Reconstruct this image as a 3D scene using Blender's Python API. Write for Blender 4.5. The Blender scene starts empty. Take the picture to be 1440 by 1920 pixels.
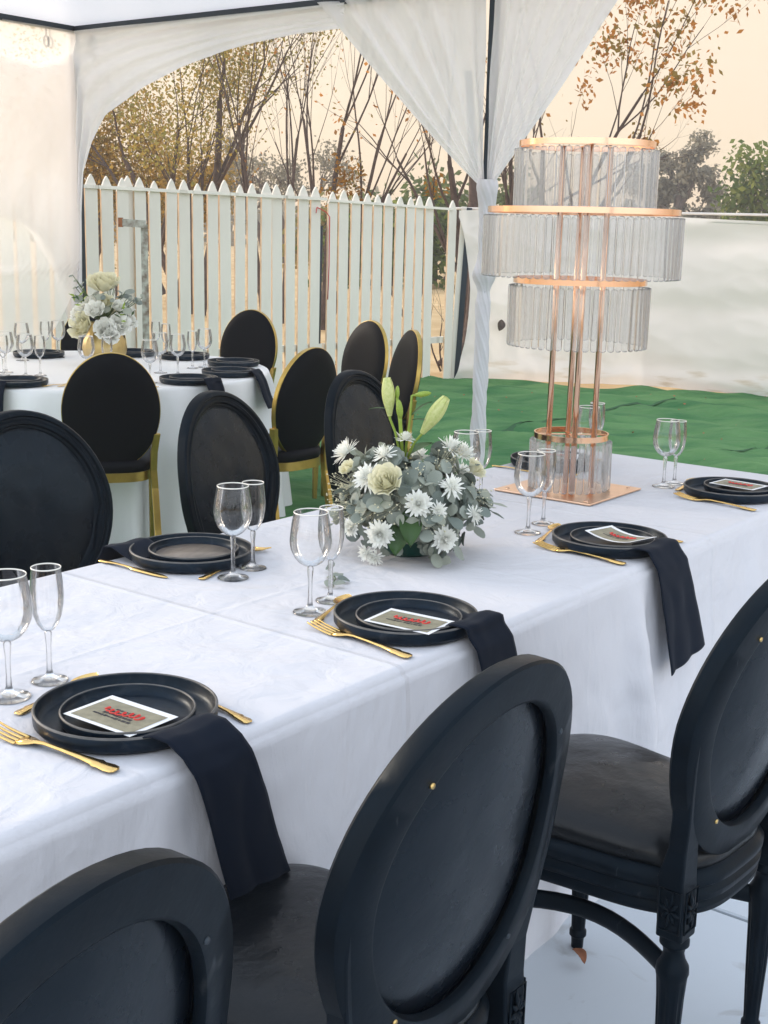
import bpy, math, random
from mathutils import Vector, Matrix, noise

# ------------------------------------------------------------------ camera, sky, sun, exposure
scene = bpy.context.scene
col = scene.collection
PI = math.pi
R_ = math.radians

PITCH, ROLL, CAM_H = 0.2201, 0.02376, 1.50
cam_d = bpy.data.cameras.new('camera')
cam_d.sensor_fit = 'VERTICAL'; cam_d.sensor_height = 36.0
cam_d.lens = 2383.75 / 1920 * 36
cam_d.clip_start = 0.05; cam_d.clip_end = 3000
cam = bpy.data.objects.new('camera', cam_d); col.objects.link(cam)
fw = Vector((0, math.cos(PITCH), -math.sin(PITCH)))
up0 = Vector((0, math.sin(PITCH), math.cos(PITCH))); rt0 = Vector((1, 0, 0))
rt = rt0 * math.cos(ROLL) + up0 * math.sin(ROLL)
up = -rt0 * math.sin(ROLL) + up0 * math.cos(ROLL)
m = Matrix((rt, up, -fw)).transposed().to_4x4(); m.translation = (0, 0, CAM_H)
cam.matrix_world = m
scene.camera = cam

SUN_AZ, SUN_EL = R_(-62), R_(16)          # low hazy sun beyond the tent, front left
world = bpy.data.worlds.new('World'); scene.world = world; world.use_nodes = True
nt = world.node_tree; nt.nodes.clear()
wo = nt.nodes.new('ShaderNodeOutputWorld'); bg = nt.nodes.new('ShaderNodeBackground')
sky = nt.nodes.new('ShaderNodeTexSky'); sky.sky_type = 'NISHITA'; sky.sun_disc = False
sky.sun_elevation = SUN_EL; sky.sun_rotation = SUN_AZ
sky.air_density = 1.0; sky.dust_density = 3.0; sky.ozone_density = 1.5
# thin overcast of dust: a pale veil mixed over the clear sky, warm low down and neutral overhead
geo = nt.nodes.new('ShaderNodeTexCoord'); sep = nt.nodes.new('ShaderNodeSeparateXYZ')
nt.links.new(geo.outputs['Generated'], sep.inputs[0])
veil = nt.nodes.new('ShaderNodeValToRGB')
veil.color_ramp.elements[0].position = 0.0; veil.color_ramp.elements[0].color = (0.615, 0.485, 0.345, 1)
veil.color_ramp.elements[1].position = 0.85; veil.color_ramp.elements[1].color = (0.60, 0.69, 0.82, 1)
e = veil.color_ramp.elements.new(0.22); e.color = (0.655, 0.525, 0.375, 1)
e = veil.color_ramp.elements.new(0.45); e.color = (0.60, 0.645, 0.715, 1)
nt.links.new(sep.outputs['Z'], veil.inputs[0])
cool = nt.nodes.new('ShaderNodeValToRGB')           # the side away from the evening glow
cool.color_ramp.elements[0].position = 0.0; cool.color_ramp.elements[0].color = (1.18, 1.25, 1.33, 1)
cool.color_ramp.elements[1].position = 0.85; cool.color_ramp.elements[1].color = (0.60, 0.69, 0.82, 1)
nt.links.new(sep.outputs['Z'], cool.inputs[0])
azm = nt.nodes.new('ShaderNodeMapRange'); azm.interpolation_type = 'SMOOTHSTEP'
azm.inputs[1].default_value = -0.5; azm.inputs[2].default_value = 0.5
nt.links.new(sep.outputs['Y'], azm.inputs[0])
vmx = nt.nodes.new('ShaderNodeMix'); vmx.data_type = 'RGBA'
nt.links.new(azm.outputs[0], vmx.inputs[0]); nt.links.new(cool.outputs[0], vmx.inputs[6]); nt.links.new(veil.outputs[0], vmx.inputs[7])
vm = nt.nodes.new('ShaderNodeVectorMath'); vm.operation = 'SCALE'; vm.inputs['Scale'].default_value = 10.0
nt.links.new(vmx.outputs[2], vm.inputs[0])
mx = nt.nodes.new('ShaderNodeMix'); mx.data_type = 'RGBA'; mx.inputs[0].default_value = 0.82
nt.links.new(sky.outputs[0], mx.inputs[6]); nt.links.new(vm.outputs[0], mx.inputs[7])
nt.links.new(mx.outputs[2], bg.inputs[0]); bg.inputs[1].default_value = 0.10
nt.links.new(bg.outputs[0], wo.inputs[0])

sun_d = bpy.data.lights.new('sun', 'SUN'); sun_d.energy = 1.35; sun_d.angle = R_(20); sun_d.color = (1.0, 0.86, 0.72)
sun = bpy.data.objects.new('sun', sun_d); col.objects.link(sun)
sd = Vector((math.sin(SUN_AZ) * math.cos(SUN_EL), math.cos(SUN_AZ) * math.cos(SUN_EL), math.sin(SUN_EL)))
sun.rotation_euler = sd.to_track_quat('Z', 'Y').to_euler()
sun.location = sd * 50

vs = scene.view_settings
vs.view_transform = 'Standard'; vs.look = 'None'; vs.gamma = 1.0; vs.exposure = 1.0
vs.use_curve_mapping = False
scene.render.engine = 'CYCLES'
cy = scene.cycles
cy.use_denoising = True
cy.max_bounces = 12; cy.transparent_max_bounces = 64; cy.transmission_bounces = 10
cy.glossy_bounces = 5; cy.diffuse_bounces = 4; cy.volume_bounces = 0
cy.caustics_reflective = False; cy.caustics_refractive = False
cy.sample_clamp_indirect = 6.0

# ------------------------------------------------------------------ helpers
random.seed(7)
U = Vector((0.605, 0.796, 0)).normalized()      # long axis of table, tent, fence
V = Vector((U.y, -U.x, 0))                      # across, towards the near chairs
TZ = 0.75
def T(u, v, z=0.0): return U * u + V * v + Vector((0, 0, z))
ANG_U = math.atan2(U.y, U.x)
def N3(x, y=0, z=0): return noise.noise(Vector((x, y, z)))
def rnd(a, b): return random.uniform(a, b)

class MB:
    def __init__(s): s.v = []; s.f = []; s.mi = []; s.cur = 0
    def add(s, vs_, fs):
        o = len(s.v); s.v += [tuple(p) for p in vs_]
        for f in fs: s.f.append(tuple(i + o for i in f)); s.mi.append(s.cur)
        return s
    def box(s, c, size, M=None):
        x, y, z = (k / 2 for k in size)
        P = [Vector((a * x, b * y, d * z)) for a in (-1, 1) for b in (-1, 1) for d in (-1, 1)]
        if M: P = [M @ p for p in P]
        c = Vector(c)
        return s.add([p + c for p in P], [(0,1,3,2),(4,6,7,5),(0,4,5,1),(2,3,7,6),(0,2,6,4),(1,5,7,3)])
    def lathe(s, prof, n=24, c=(0,0,0), flute=0, fz=(0,0), nf=10, capb=False, capt=False):
        vs_ = []; c = Vector(c)
        for r, z in prof:
            for i in range(n):
                a = 2 * PI * i / n
                rr = r
                if flute and fz[0] <= z <= fz[1]: rr = r - flute * (0.5 + 0.5 * math.cos(nf * a))
                vs_.append(c + Vector((rr * math.cos(a), rr * math.sin(a), z)))
        fs = []
        for k in range(len(prof) - 1):
            for i in range(n):
                j = (i + 1) % n
                fs.append((k*n+i, k*n+j, (k+1)*n+j, (k+1)*n+i))
        if capb: fs.append(tuple(range(n-1, -1, -1)))
        if capt: fs.append(tuple(range((len(prof)-1)*n, len(prof)*n)))
        return s.add(vs_, fs)
    def tube(s, pts, rad, n=8, caps=True, sx=1.0, up=None):
        pts = [Vector(p) for p in pts]; m_ = len(pts)
        if not isinstance(rad, (list, tuple)): rad = [rad] * m_
        vs_ = []; pn = None
        for k in range(m_):
            t = (pts[min(k+1, m_-1)] - pts[max(k-1, 0)])
            if t.length < 1e-9: t = Vector((0,0,1))
            t.normalize()
            if pn is None:
                a = Vector(up) if up else (Vector((0,0,1)) if abs(t.z) < 0.9 else Vector((1,0,0)))
                pn = (a - t * a.dot(t)).normalized()
            else:
                pn = pn - t * pn.dot(t)
                pn = pn.normalized() if pn.length > 1e-6 else t.orthogonal().normalized()
            b = t.cross(pn)
            for i in range(n):
                a = 2 * PI * i / n
                vs_.append(pts[k] + (pn * math.cos(a) + b * math.sin(a) * sx) * rad[k])
        fs = []
        for k in range(m_ - 1):
            for i in range(n):
                j = (i + 1) % n
                fs.append((k*n+i, k*n+j, (k+1)*n+j, (k+1)*n+i))
        if caps: fs += [tuple(range(n-1, -1, -1)), tuple(range((m_-1)*n, m_*n))]
        return s.add(vs_, fs)
    def grid(s, fn, nu, nv, wu=False, wv=False):
        vs_ = [fn(i / (nu if wu else nu - 1), j / (nv if wv else nv - 1)) for i in range(nu) for j in range(nv)]
        fs = []
        for i in range(nu if wu else nu - 1):
            for j in range(nv if wv else nv - 1):
                a, b = (i + 1) % nu, (j + 1) % nv
                fs.append((i*nv+j, a*nv+j, a*nv+b, i*nv+b))
        return s.add(vs_, fs)
    def mesh(s, name, mats, smooth=True):
        me = bpy.data.meshes.new(name); me.from_pydata(s.v, [], s.f)
        for m_ in (mats if isinstance(mats, (list, tuple)) else [mats]): me.materials.append(m_)
        if any(s.mi): me.polygons.foreach_set('material_index', s.mi)
        if smooth: me.polygons.foreach_set('use_smooth', [True] * len(me.polygons))
        me.update(); return me
    def build(s, name, mats, parent=None, smooth=True, loc=None, rz=0.0):
        return link(name, s.mesh(name, mats, smooth), parent, loc, rz)

def link(name, data, parent=None, loc=None, rz=0.0):
    o = bpy.data.objects.new(name, data); col.objects.link(o)
    if parent: o.parent = parent
    if loc is not None: o.location = loc
    if rz: o.rotation_euler = (0, 0, rz)
    return o
def tag(o, label, cat, group=None):
    o['label'] = label; o['category'] = cat
    if group: o['group'] = group
    return o
def thing(name, label, cat, loc=(0,0,0), rz=0.0, group=None):
    return tag(link(name, None, None, loc, rz), label, cat, group)
def struct(o, kind='structure'): o['kind'] = kind; return o
def copy_tree(o, parent=None):
    c = o.copy(); col.objects.link(c); c.parent = parent
    for ch in o.children: copy_tree(ch, c)
    return c
def bevel(o, w=0.004, seg=2):
    b = o.modifiers.new('bevel', 'BEVEL'); b.width = w; b.segments = seg; b.limit_method = 'ANGLE'; b.angle_limit = R_(40); return o
def sharp(o, ang=40):
    me = o.data
    me.set_sharp_from_angle(angle=R_(ang)); return o

# ------------------------------------------------------------------ materials
def S(r, g, b):
    f = lambda c: (c/255/12.92 if c/255 <= .04045 else ((c/255+.055)/1.055)**2.4)
    return (f(r), f(g), f(b), 1)
def mat(name, base, rough=0.5, metal=0.0, spec=0.5, var=0.0, vscale=8.0, bump=0.0, bscale=30.0, bdist=0.01,
        sheen=0.0, stretch=(1,1,1), coords='Object', base2=None, coat=0.0, rvar=0.0, trans=0.0, detail=6.0):
    m_ = bpy.data.materials.new(name); m_.use_nodes = True
    t = m_.node_tree; p = t.nodes['Principled BSDF']
    p.inputs['Base Color'].default_value = base if len(base) == 4 else (*base, 1)
    p.inputs['Roughness'].default_value = rough; p.inputs['Metallic'].default_value = metal
    p.inputs['Specular IOR Level'].default_value = spec
    if sheen: p.inputs['Sheen Weight'].default_value = sheen
    if coat: p.inputs['Coat Weight'].default_value = coat; p.inputs['Coat Roughness'].default_value = 0.12
    tc = t.nodes.new('ShaderNodeTexCoord'); mp = t.nodes.new('ShaderNodeMapping')
    t.links.new(tc.outputs[coords], mp.inputs[0]); mp.inputs['Scale'].default_value = stretch
    if var or base2:
        n = t.nodes.new('ShaderNodeTexNoise'); n.inputs['Scale'].default_value = vscale; n.inputs['Detail'].default_value = detail
        t.links.new(mp.outputs[0], n.inputs[0])
        r = t.nodes.new('ShaderNodeValToRGB')
        b3 = base[:3]; b2 = base2[:3] if base2 else tuple(c * (1 - var) for c in b3); b4 = b3 if base2 else tuple(min(1, c * (1 + var)) for c in b3)
        r.color_ramp.elements[0].position = .3; r.color_ramp.elements[0].color = (*b2, 1)
        r.color_ramp.elements[1].position = .7; r.color_ramp.elements[1].color = (*b4, 1)
        t.links.new(n.outputs[0], r.inputs[0]); t.links.new(r.outputs[0], p.inputs['Base Color'])
    if rvar:
        n = t.nodes.new('ShaderNodeTexNoise'); n.inputs['Scale'].default_value = vscale * 1.7; n.inputs['Detail'].default_value = 5
        t.links.new(mp.outputs[0], n.inputs[0])
        r = t.nodes.new('ShaderNodeMapRange'); r.inputs[3].default_value = rough - rvar; r.inputs[4].default_value = rough + rvar
        t.links.new(n.outputs[0], r.inputs[0]); t.links.new(r.outputs[0], p.inputs['Roughness'])
    if bump:
        n = t.nodes.new('ShaderNodeTexNoise'); n.inputs['Scale'].default_value = bscale; n.inputs['Detail'].default_value = 5
        t.links.new(mp.outputs[0], n.inputs[0])
        b = t.nodes.new('ShaderNodeBump'); b.inputs['Strength'].default_value = bump; b.inputs['Distance'].default_value = bdist
        t.links.new(n.outputs[0], b.inputs['Height']); t.links.new(b.outputs[0], p.inputs['Normal'])
    if trans:                                   # thin cloth or leaf: some light passes through
        out = t.nodes['Material Output']; tr = t.nodes.new('ShaderNodeBsdfTranslucent'); ms = t.nodes.new('ShaderNodeMixShader')
        tr.inputs[0].default_value = base if len(base) == 4 else (*base, 1)
        ms.inputs[0].default_value = trans
        t.links.new(p.outputs[0], ms.inputs[1]); t.links.new(tr.outputs[0], ms.inputs[2]); t.links.new(ms.outputs[0], out.inputs[0])
    return m_

def sheer(name, colr, clear, trl=0.5, weave=True):
    m_ = bpy.data.materials.new(name); m_.use_nodes = True; t = m_.node_tree; t.nodes.clear()
    out = t.nodes.new('ShaderNodeOutputMaterial'); d = t.nodes.new('ShaderNodeBsdfDiffuse'); tr = t.nodes.new('ShaderNodeBsdfTranslucent')
    tp = t.nodes.new('ShaderNodeBsdfTransparent'); a = t.nodes.new('ShaderNodeMixShader'); b = t.nodes.new('ShaderNodeMixShader')
    d.inputs[0].default_value = colr; tr.inputs[0].default_value = colr; a.inputs[0].default_value = trl
    t.links.new(d.outputs[0], a.inputs[1]); t.links.new(tr.outputs[0], a.inputs[2])
    # seen aslant, a sheer weave closes up
    lw = t.nodes.new('ShaderNodeLayerWeight'); lw.inputs[0].default_value = .35
    mr = t.nodes.new('ShaderNodeMapRange'); mr.inputs[3].default_value = clear; mr.inputs[4].default_value = clear * .25
    t.links.new(lw.outputs['Facing'], mr.inputs[0])
    t.links.new(mr.outputs[0], b.inputs[0]); t.links.new(a.outputs[0], b.inputs[1]); t.links.new(tp.outputs[0], b.inputs[2])
    t.links.new(b.outputs[0], out.inputs[0])
    return m_

def thin_glass(name, tint=(1,1,1,1), edge=0.55, rough=0.02, body=0.0):
    m_ = bpy.data.materials.new(name); m_.use_nodes = True; t = m_.node_tree; t.nodes.clear()
    out = t.nodes.new('ShaderNodeOutputMaterial'); g = t.nodes.new('ShaderNodeBsdfGlossy'); tp = t.nodes.new('ShaderNodeBsdfTransparent')
    g.inputs['Roughness'].default_value = rough; tp.inputs[0].default_value = tint
    fr = t.nodes.new('ShaderNodeFresnel'); fr.inputs[0].default_value = 1.5
    lw = t.nodes.new('ShaderNodeLayerWeight'); lw.inputs[0].default_value = .5
    pw = t.nodes.new('ShaderNodeMath'); pw.operation = 'POWER'; pw.inputs[1].default_value = 3.0
    ml = t.nodes.new('ShaderNodeMath'); ml.operation = 'MULTIPLY_ADD'; ml.inputs[1].default_value = edge
    t.links.new(lw.outputs['Facing'], pw.inputs[0]); t.links.new(pw.outputs[0], ml.inputs[0]); t.links.new(fr.outputs[0], ml.inputs[2])
    cl = t.nodes.new('ShaderNodeMath'); cl.operation = 'MINIMUM'; cl.inputs[1].default_value = .9
    t.links.new(ml.outputs[0], cl.inputs[0])
    ms = t.nodes.new('ShaderNodeMixShader')
    t.links.new(cl.outputs[0], ms.inputs[0]); t.links.new(tp.outputs[0], ms.inputs[1]); t.links.new(g.outputs[0], ms.inputs[2])
    last = ms
    if body:
        gl = t.nodes.new('ShaderNodeBsdfGlass'); gl.inputs['IOR'].default_value = 1.48; gl.inputs['Roughness'].default_value = .02
        m2 = t.nodes.new('ShaderNodeMixShader'); m2.inputs[0].default_value = body
        t.links.new(ms.outputs[0], m2.inputs[1]); t.links.new(gl.outputs[0], m2.inputs[2]); last = m2
    t.links.new(last.outputs[0], out.inputs[0])
    return m_

M = {}
M['black_wood'] = mat('black_painted_wood', (.0035, .0065, .0105, 1), rough=.38, spec=.10, var=.25, vscale=14, bump=.15, bscale=90, bdist=.002, rvar=.1)
M['leather'] = mat('black_leather', (.0035, .0062, .0105, 1), rough=.28, spec=.22, bump=.2, bscale=16, bdist=.006, rvar=.09, vscale=10)
M['seat_leather'] = mat('black_seat_leather', (.0045, .006, .008, 1), rough=.30, spec=.30, bump=.55, bscale=13, bdist=.010, rvar=.1, vscale=10)
M['velvet'] = mat('black_vinyl', (.0025, .004, .007, 1), rough=.5, spec=.10, bump=.12, bscale=40, bdist=.003)
M['gold_paint'] = mat('gold_steel', (.46, .32, .09, 1), rough=.32, metal=.9, var=.15, vscale=20)
M['brass'] = mat('brass_screw', (.65, .46, .18, 1), rough=.3, metal=1)
M['cloth'] = mat('white_tablecloth', (.80, .80, .82, 1), rough=.85, spec=.2, bump=.30, bscale=5.5, bdist=.02, var=.03, vscale=3)
M['satin'] = mat('white_satin', (.80, .80, .80, 1), rough=.42, spec=.5, sheen=.3, bump=.2, bscale=4, bdist=.03, stretch=(1,1,.25))
M['navy_cloth'] = mat('black_napkin_cloth', (.0035, .008, .018, 1), rough=.85, spec=.15, sheen=.04, bump=.15, bscale=400, bdist=.001)
M['plate'] = mat('navy_black_stoneware', (.004, .009, .017, 1), rough=.38, spec=.25, var=.3, vscale=60, rvar=.06)
M['plate_rim'] = mat('worn_plate_rim', (.10, .095, .09, 1), rough=.5, var=.3, vscale=40)
M['gold'] = mat('gold_cutlery', (.86, .58, .22, 1), rough=.24, metal=1, var=.1, vscale=60, bump=.1, bscale=120, bdist=.001)
M['rose_gold'] = mat('rose_gold', (.82, .53, .36, 1), rough=.18, metal=1)
M['rose_plate'] = mat('rose_gold_plate', (.86, .58, .40, 1), rough=.28, metal=1, var=.06, vscale=30)
M['glass'] = thin_glass('thin_wine_glass', edge=.42)
M['stem_glass'] = thin_glass('solid_glass_stem', edge=.3, body=.5)
M['glass_rim'] = mat('pale_glass_rim', (.85, .82, .74, 1), rough=.2, spec=.8)
M['crystal'] = thin_glass('acrylic_crystal', tint=(.97, .96, .95, 1), edge=.5, rough=.08, body=.45)
M['white_card'] = mat('white_card', (.85, .85, .86, 1), rough=.6)
M['khaki'] = mat('khaki_print', S(140, 134, 112), rough=.55, var=.2, vscale=60)
M['red_ink'] = mat('red_print', S(226, 72, 66), rough=.55)
M['black_ink'] = mat('black_print', (.02, .02, .025, 1), rough=.55)
M['picket'] = mat('weathered_white_picket_paint', S(230, 224, 212), rough=.75, spec=.3, var=.09, vscale=5, stretch=(1,1,.18), bump=.2, bscale=40, bdist=.004)
M['raw_wood'] = mat('raw_picket_edge', S(208, 180, 150), rough=.85, var=.25, vscale=8)
M['tarp'] = mat('white_tarpaulin', (.90, .85, .80, 1), rough=.6, spec=.35, var=.04, vscale=2, trans=.32)
M['stain'] = mat('brown_mud_stain', S(190, 165, 120), rough=.9, var=.3)
M['steel'] = mat('dark_grey_steel', (.022, .026, .033, 1), rough=.45, spec=.5)
M['rust'] = mat('rusty_chipped_paint', S(205, 208, 196), rough=.8, base2=S(92, 62, 44), vscale=16)
M['sheer'] = sheer('sheer_white_voile', (.98, .95, .915, 1), .46, .70)
M['drape'] = sheer('white_voile_double', (.97, .955, .965, 1), .14, .57)
M['swag'] = sheer('white_voile_swag', (.84, .80, .79, 1), .26, .52)
M['canopy'] = sheer('white_canopy_cloth', (.90, .885, .905, 1), .0, .55)
M['wrap'] = mat('white_twisted_voile', (.78, .77, .80, 1), rough=.8, spec=.2, trans=.2)
M['carpet'] = mat('green_shade_cloth', (.135, .265, .100, 1), rough=.9, spec=.15, base2=(.045, .150, .055, 1), vscale=2.4, bump=.9, bscale=7, bdist=.06, stretch=(.7, 1.5, 1))
M['floor'] = mat('white_floor_board', (.60, .645, .69, 1), rough=.45, spec=.4, var=.03, vscale=4, rvar=.06)
M['field'] = mat('dry_grass_field', S(228, 198, 152), rough=1, spec=.1, base2=S(198, 162, 116), vscale=.9, bump=.4, bscale=6, bdist=.05)
M['dry_leaf'] = mat('dry_leaf', S(150, 96, 62), rough=.8, var=.4, vscale=30)
M['bark'] = mat('dark_bark', (.085, .058, .048, 1), rough=.9, var=.35, vscale=12, bump=.5, bscale=25, bdist=.02)
M['bark_pale'] = mat('grey_brown_bark', (.12, .085, .07, 1), rough=.9, var=.3, vscale=12)

for k in ('black_wood', 'leather', 'plate', 'steel'):
    M[k].node_tree.nodes['Principled BSDF'].inputs['Specular Tint'].default_value = (.68, .86, 1.0, 1)

def scuffs(m_, colr, scale, lo, hi, st=(1, 1, 1)):
    t = m_.node_tree; p = t.nodes['Principled BSDF']; tc = t.nodes.new('ShaderNodeTexCoord'); mp = t.nodes.new('ShaderNodeMapping'); mp.inputs['Scale'].default_value = st
    n = t.nodes.new('ShaderNodeTexNoise'); n.inputs['Scale'].default_value = scale; n.inputs['Detail'].default_value = 8; n.inputs['Distortion'].default_value = 1.2
    t.links.new(tc.outputs['Object'], mp.inputs[0]); t.links.new(mp.outputs[0], n.inputs[0])
    r = t.nodes.new('ShaderNodeMapRange'); r.inputs[1].default_value = lo; r.inputs[2].default_value = hi; t.links.new(n.outputs[0], r.inputs[0])
    mx_ = t.nodes.new('ShaderNodeMix'); mx_.data_type = 'RGBA'; mx_.inputs[7].default_value = colr; t.links.new(r.outputs[0], mx_.inputs[0])
    L = p.inputs['Base Color'].links
    if L: t.links.new(L[0].from_socket, mx_.inputs[6])
    else: mx_.inputs[6].default_value = p.inputs['Base Color'].default_value
    t.links.new(mx_.outputs[2], p.inputs['Base Color'])
scuffs(M['black_wood'], (.05, .055, .06, 1), 26, .68, .80, (1, 1, .35))
scuffs(M['plate'], (.03, .035, .045, 1), 20, .6, .8)
scuffs(M['floor'], (.36, .36, .35, 1), 6, .62, .80)
scuffs(M['picket'], S(150, 142, 122), 7, .60, .78, (1, 1, .25))

# ------------------------------------------------------------------ setting: field, carpet, floor
g = MB()
g.grid(lambda a, b: Vector((-300 + 600 * a, -60 + 560 * b, -0.03 + 0.5 * N3(a * 22, b * 22) * (1 if b > .15 else 0))), 90, 90)
struct(g.build('ground', M['field']))

FAR = [Vector((-7.5, 5.3, 0)), Vector((-2.2, 10.22, 0)), Vector((0.62, 12.82, 0)), Vector((3.6, 12.1, 0)), Vector((9, 10.9, 0))]
def far_pt(s):
    t = s * (len(FAR) - 1); k = min(int(t), len(FAR) - 2); return FAR[k].lerp(FAR[k+1], t - k)
RC0 = Vector((-1.2, 6.6, 0))
def carpet_fn(a, b):
    n = T(-4 + 13 * a, -1.75); p = n.lerp(far_pt(a), b)
    h = 0.014 + 0.040 * (0.45 + N3(p.x * 1.3 + .4 * p.y, p.y * 2.4, 3)) * min(1, b * 4) + (0.012 + .040 * min(1, max(0, (p - RC0).length - 1.6))) * N3(p.x * 2.6 + p.y, p.y * 5.2, 9) * min(1, b * 4)
    # overlapping widths of cloth leave a low ridge
    for s0 in (9.3, 10.9):
        d = (p.y + 0.10 * p.x + 0.1 * N3(p.x * .8, 5)) - s0; h += 0.028 * math.exp(-(d / 0.07) ** 2)
    return Vector((p.x, p.y, max(0.003, h * (1 if b > .02 else .3))))
g = MB(); g.grid(carpet_fn, 190, 190)
carpet = struct(g.build('carpet', M['carpet']))
M['seam'] = mat('dark_seam_cloth', (.050, .115, .055, 1), rough=.95, spec=.1, var=.3, vscale=6)
def on_carpet(x, y):
    best = None
    for i_ in range(0, len(g.v), 1):
        v_ = g.v[i_]; d_ = (v_[0] - x) ** 2 + (v_[1] - y) ** 2
        if best is None or d_ < best[0]: best = (d_, v_[2])
    return best[1]
for pts_, w_ in (([(.55, 9.1), (.85, 9.45), (1.10, 9.75), (1.30, 9.95), (1.52, 10.05)], .10), ([(1.75, 10.6), (2.05, 10.95), (2.35, 11.25), (2.62, 11.5)], .09), ([(2.3, 8.6), (2.7, 8.95), (3.1, 9.2)], .05)):
    b = MB(); rows = []
    for k_, (x_, y_) in enumerate(pts_):
        for f_ in ((0,) if k_ == len(pts_) - 1 else (0, .25, .5, .75)):
            q_ = pts_[min(k_ + 1, len(pts_) - 1)]; X_, Y_ = x_ + (q_[0] - x_) * f_, y_ + (q_[1] - y_) * f_
            ww = w_ * (.55 + .8 * abs(N3(X_ * 3, Y_ * 3, 4))); rows.append([Vector((X_, Y_ + s_ * ww, on_carpet(X_, Y_ + s_ * ww) + .006)) for s_ in (-.5, 0, .5)])
    b.grid(lambda a_, c_, rows=rows: rows[int(round(a_ * (len(rows) - 1)))][int(round(c_ * 2))], len(rows), 3); b.build('seam', M['seam'], carpet)
random.seed(41); b = MB()
for k_ in range(70):
    x_, y_ = rnd(.2, 4.2), rnd(7.2, 12.0); z_ = on_carpet(x_, y_) + .008; s_ = rnd(.012, .035); a_ = Vector((rnd(-1, 1), rnd(-1, 1), rnd(-.1, .3))).normalized(); c_ = a_.orthogonal().normalized(); p_ = Vector((x_, y_, z_))
    b.add([p_, p_ + a_ * s_ * .5 + c_ * s_ * .3, p_ + a_ * s_, p_ + a_ * s_ * .5 - c_ * s_ * .3], [(0, 1, 2, 3)])
o = b.build('dry_debris', M['dry_leaf'], carpet, False); o['kind'] = 'stuff'

fl = struct(link('floor', None))
pm = None
for i in range(-3, 5):
    for j in range(0, 5):
        if pm is None:
            b = MB(); b.box((0, 0, 0), (1.209, 1.209, .03)); pm = b.mesh('floor_panel', M['floor'], False)
        o = link('floor_panel', pm, fl, T(2.55 + 1.22 * (i + .5) - 1.22, -1.79 + 1.22 * (j + .5), -0.003 + rnd(-.001, .001)), ANG_U + rnd(-.002, .002))
        bevel(o, .004, 1)

# ------------------------------------------------------------------ gazebo tent
EAVE = 2.65
TL = Vector((-1.954, 8.195, 0)); TR = Vector((0.47, 6.416, 0))
DX = (TR - TL).normalized()                     # along the back beam
DY = Vector((DX.y, -DX.x, 0)); DY = DY if DY.dot(U) < 0 else -DY   # towards the open front
tent = thing('gazebo_tent', 'white canopy tent with slim dark steel poles over the round table', 'tent', (0, 0, 0))
def post(p, top=EAVE, bot=0.0, w=.038):
    b = MB(); b.box((p.x, p.y, (top + bot) / 2), (w, w, top - bot), Matrix.Rotation(math.atan2(DX.y, DX.x), 3, 'Z')); return b
def beam(a, c, w=.036):
    b = MB(); d = c - a; b.box(((a + c) / 2), (d.length, w, w), Matrix.Rotation(math.atan2(d.y, d.x), 3, 'Z')); return b
span = 3.007
P00, P10, P20 = TL, TR, TR + DX * span
P01, P11, P21 = (p + DY * span for p in (P00, P10, P20))
for p in (P00, P10, P20, P01, P11, P21): post(p).build('pole', M['steel'], tent, False)
z3 = Vector((0, 0, EAVE - .018)); k = .021
for a, c in ((P00, P10), (P10, P20), (P01, P11), (P11, P21)):
    beam(a + DX * k + z3, c - DX * k + z3).build('beam', M['steel'], tent, False)
for a, c in ((P00, P01), (P10, P11), (P20, P21)):
    beam(a + DY * k + z3, c - DY * k + z3).build('beam', M['steel'], tent, False)
for q, (o0) in enumerate((P00, P10)):
    def roof(a, b, o0=o0):
        x, y = a * 2 - 1, b * 2 - 1; r = max(abs(x), abs(y))
        p = o0 + DX * span * (a * 1.02 - .01) + DY * span * (b * 1.02 - .01)
        h = (1 - r) * .75 - .05 * math.sin(PI * min(1, r)) + .012 * N3(a * 9, b * 9, q)
        return Vector((p.x, p.y, EAVE - .004 + h))
    b = MB(); b.grid(roof, 41, 41); b.build('roof_canopy', M['canopy'], tent)
for a, dr in ((.17, DX), (.22, DY)):            # two steel hooks under the eave beams at the back corner
    c = TL + dr * a + Vector((0, 0, EAVE - .036))
    b = MB(); b.tube([c, c - Vector((0, 0, .05))], .006, 6)
    b.tube([c - Vector((0, 0, .075)) + (dr * math.cos(t) * .018 + Vector((0, 0, 1)) * math.sin(t) * .03) for t in [2 * PI * i / 14 for i in range(15)]], .007, 6, False)
    b.build('hook', M['steel'], tent)

# voile drapes -------------------------------------------------------
def interp(tab, x):
    for (a, b), (c, d) in zip(tab, tab[1:]):
        if x <= c: return b + (d - b) * ((x - a) / (c - a) if c > a else 0)
    return tab[-1][1]
def on(O, D, s, z, n): 
    Nn = Vector((D.y, -D.x, 0)); return O + D * s + Nn * n + Vector((0, 0, z))
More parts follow.
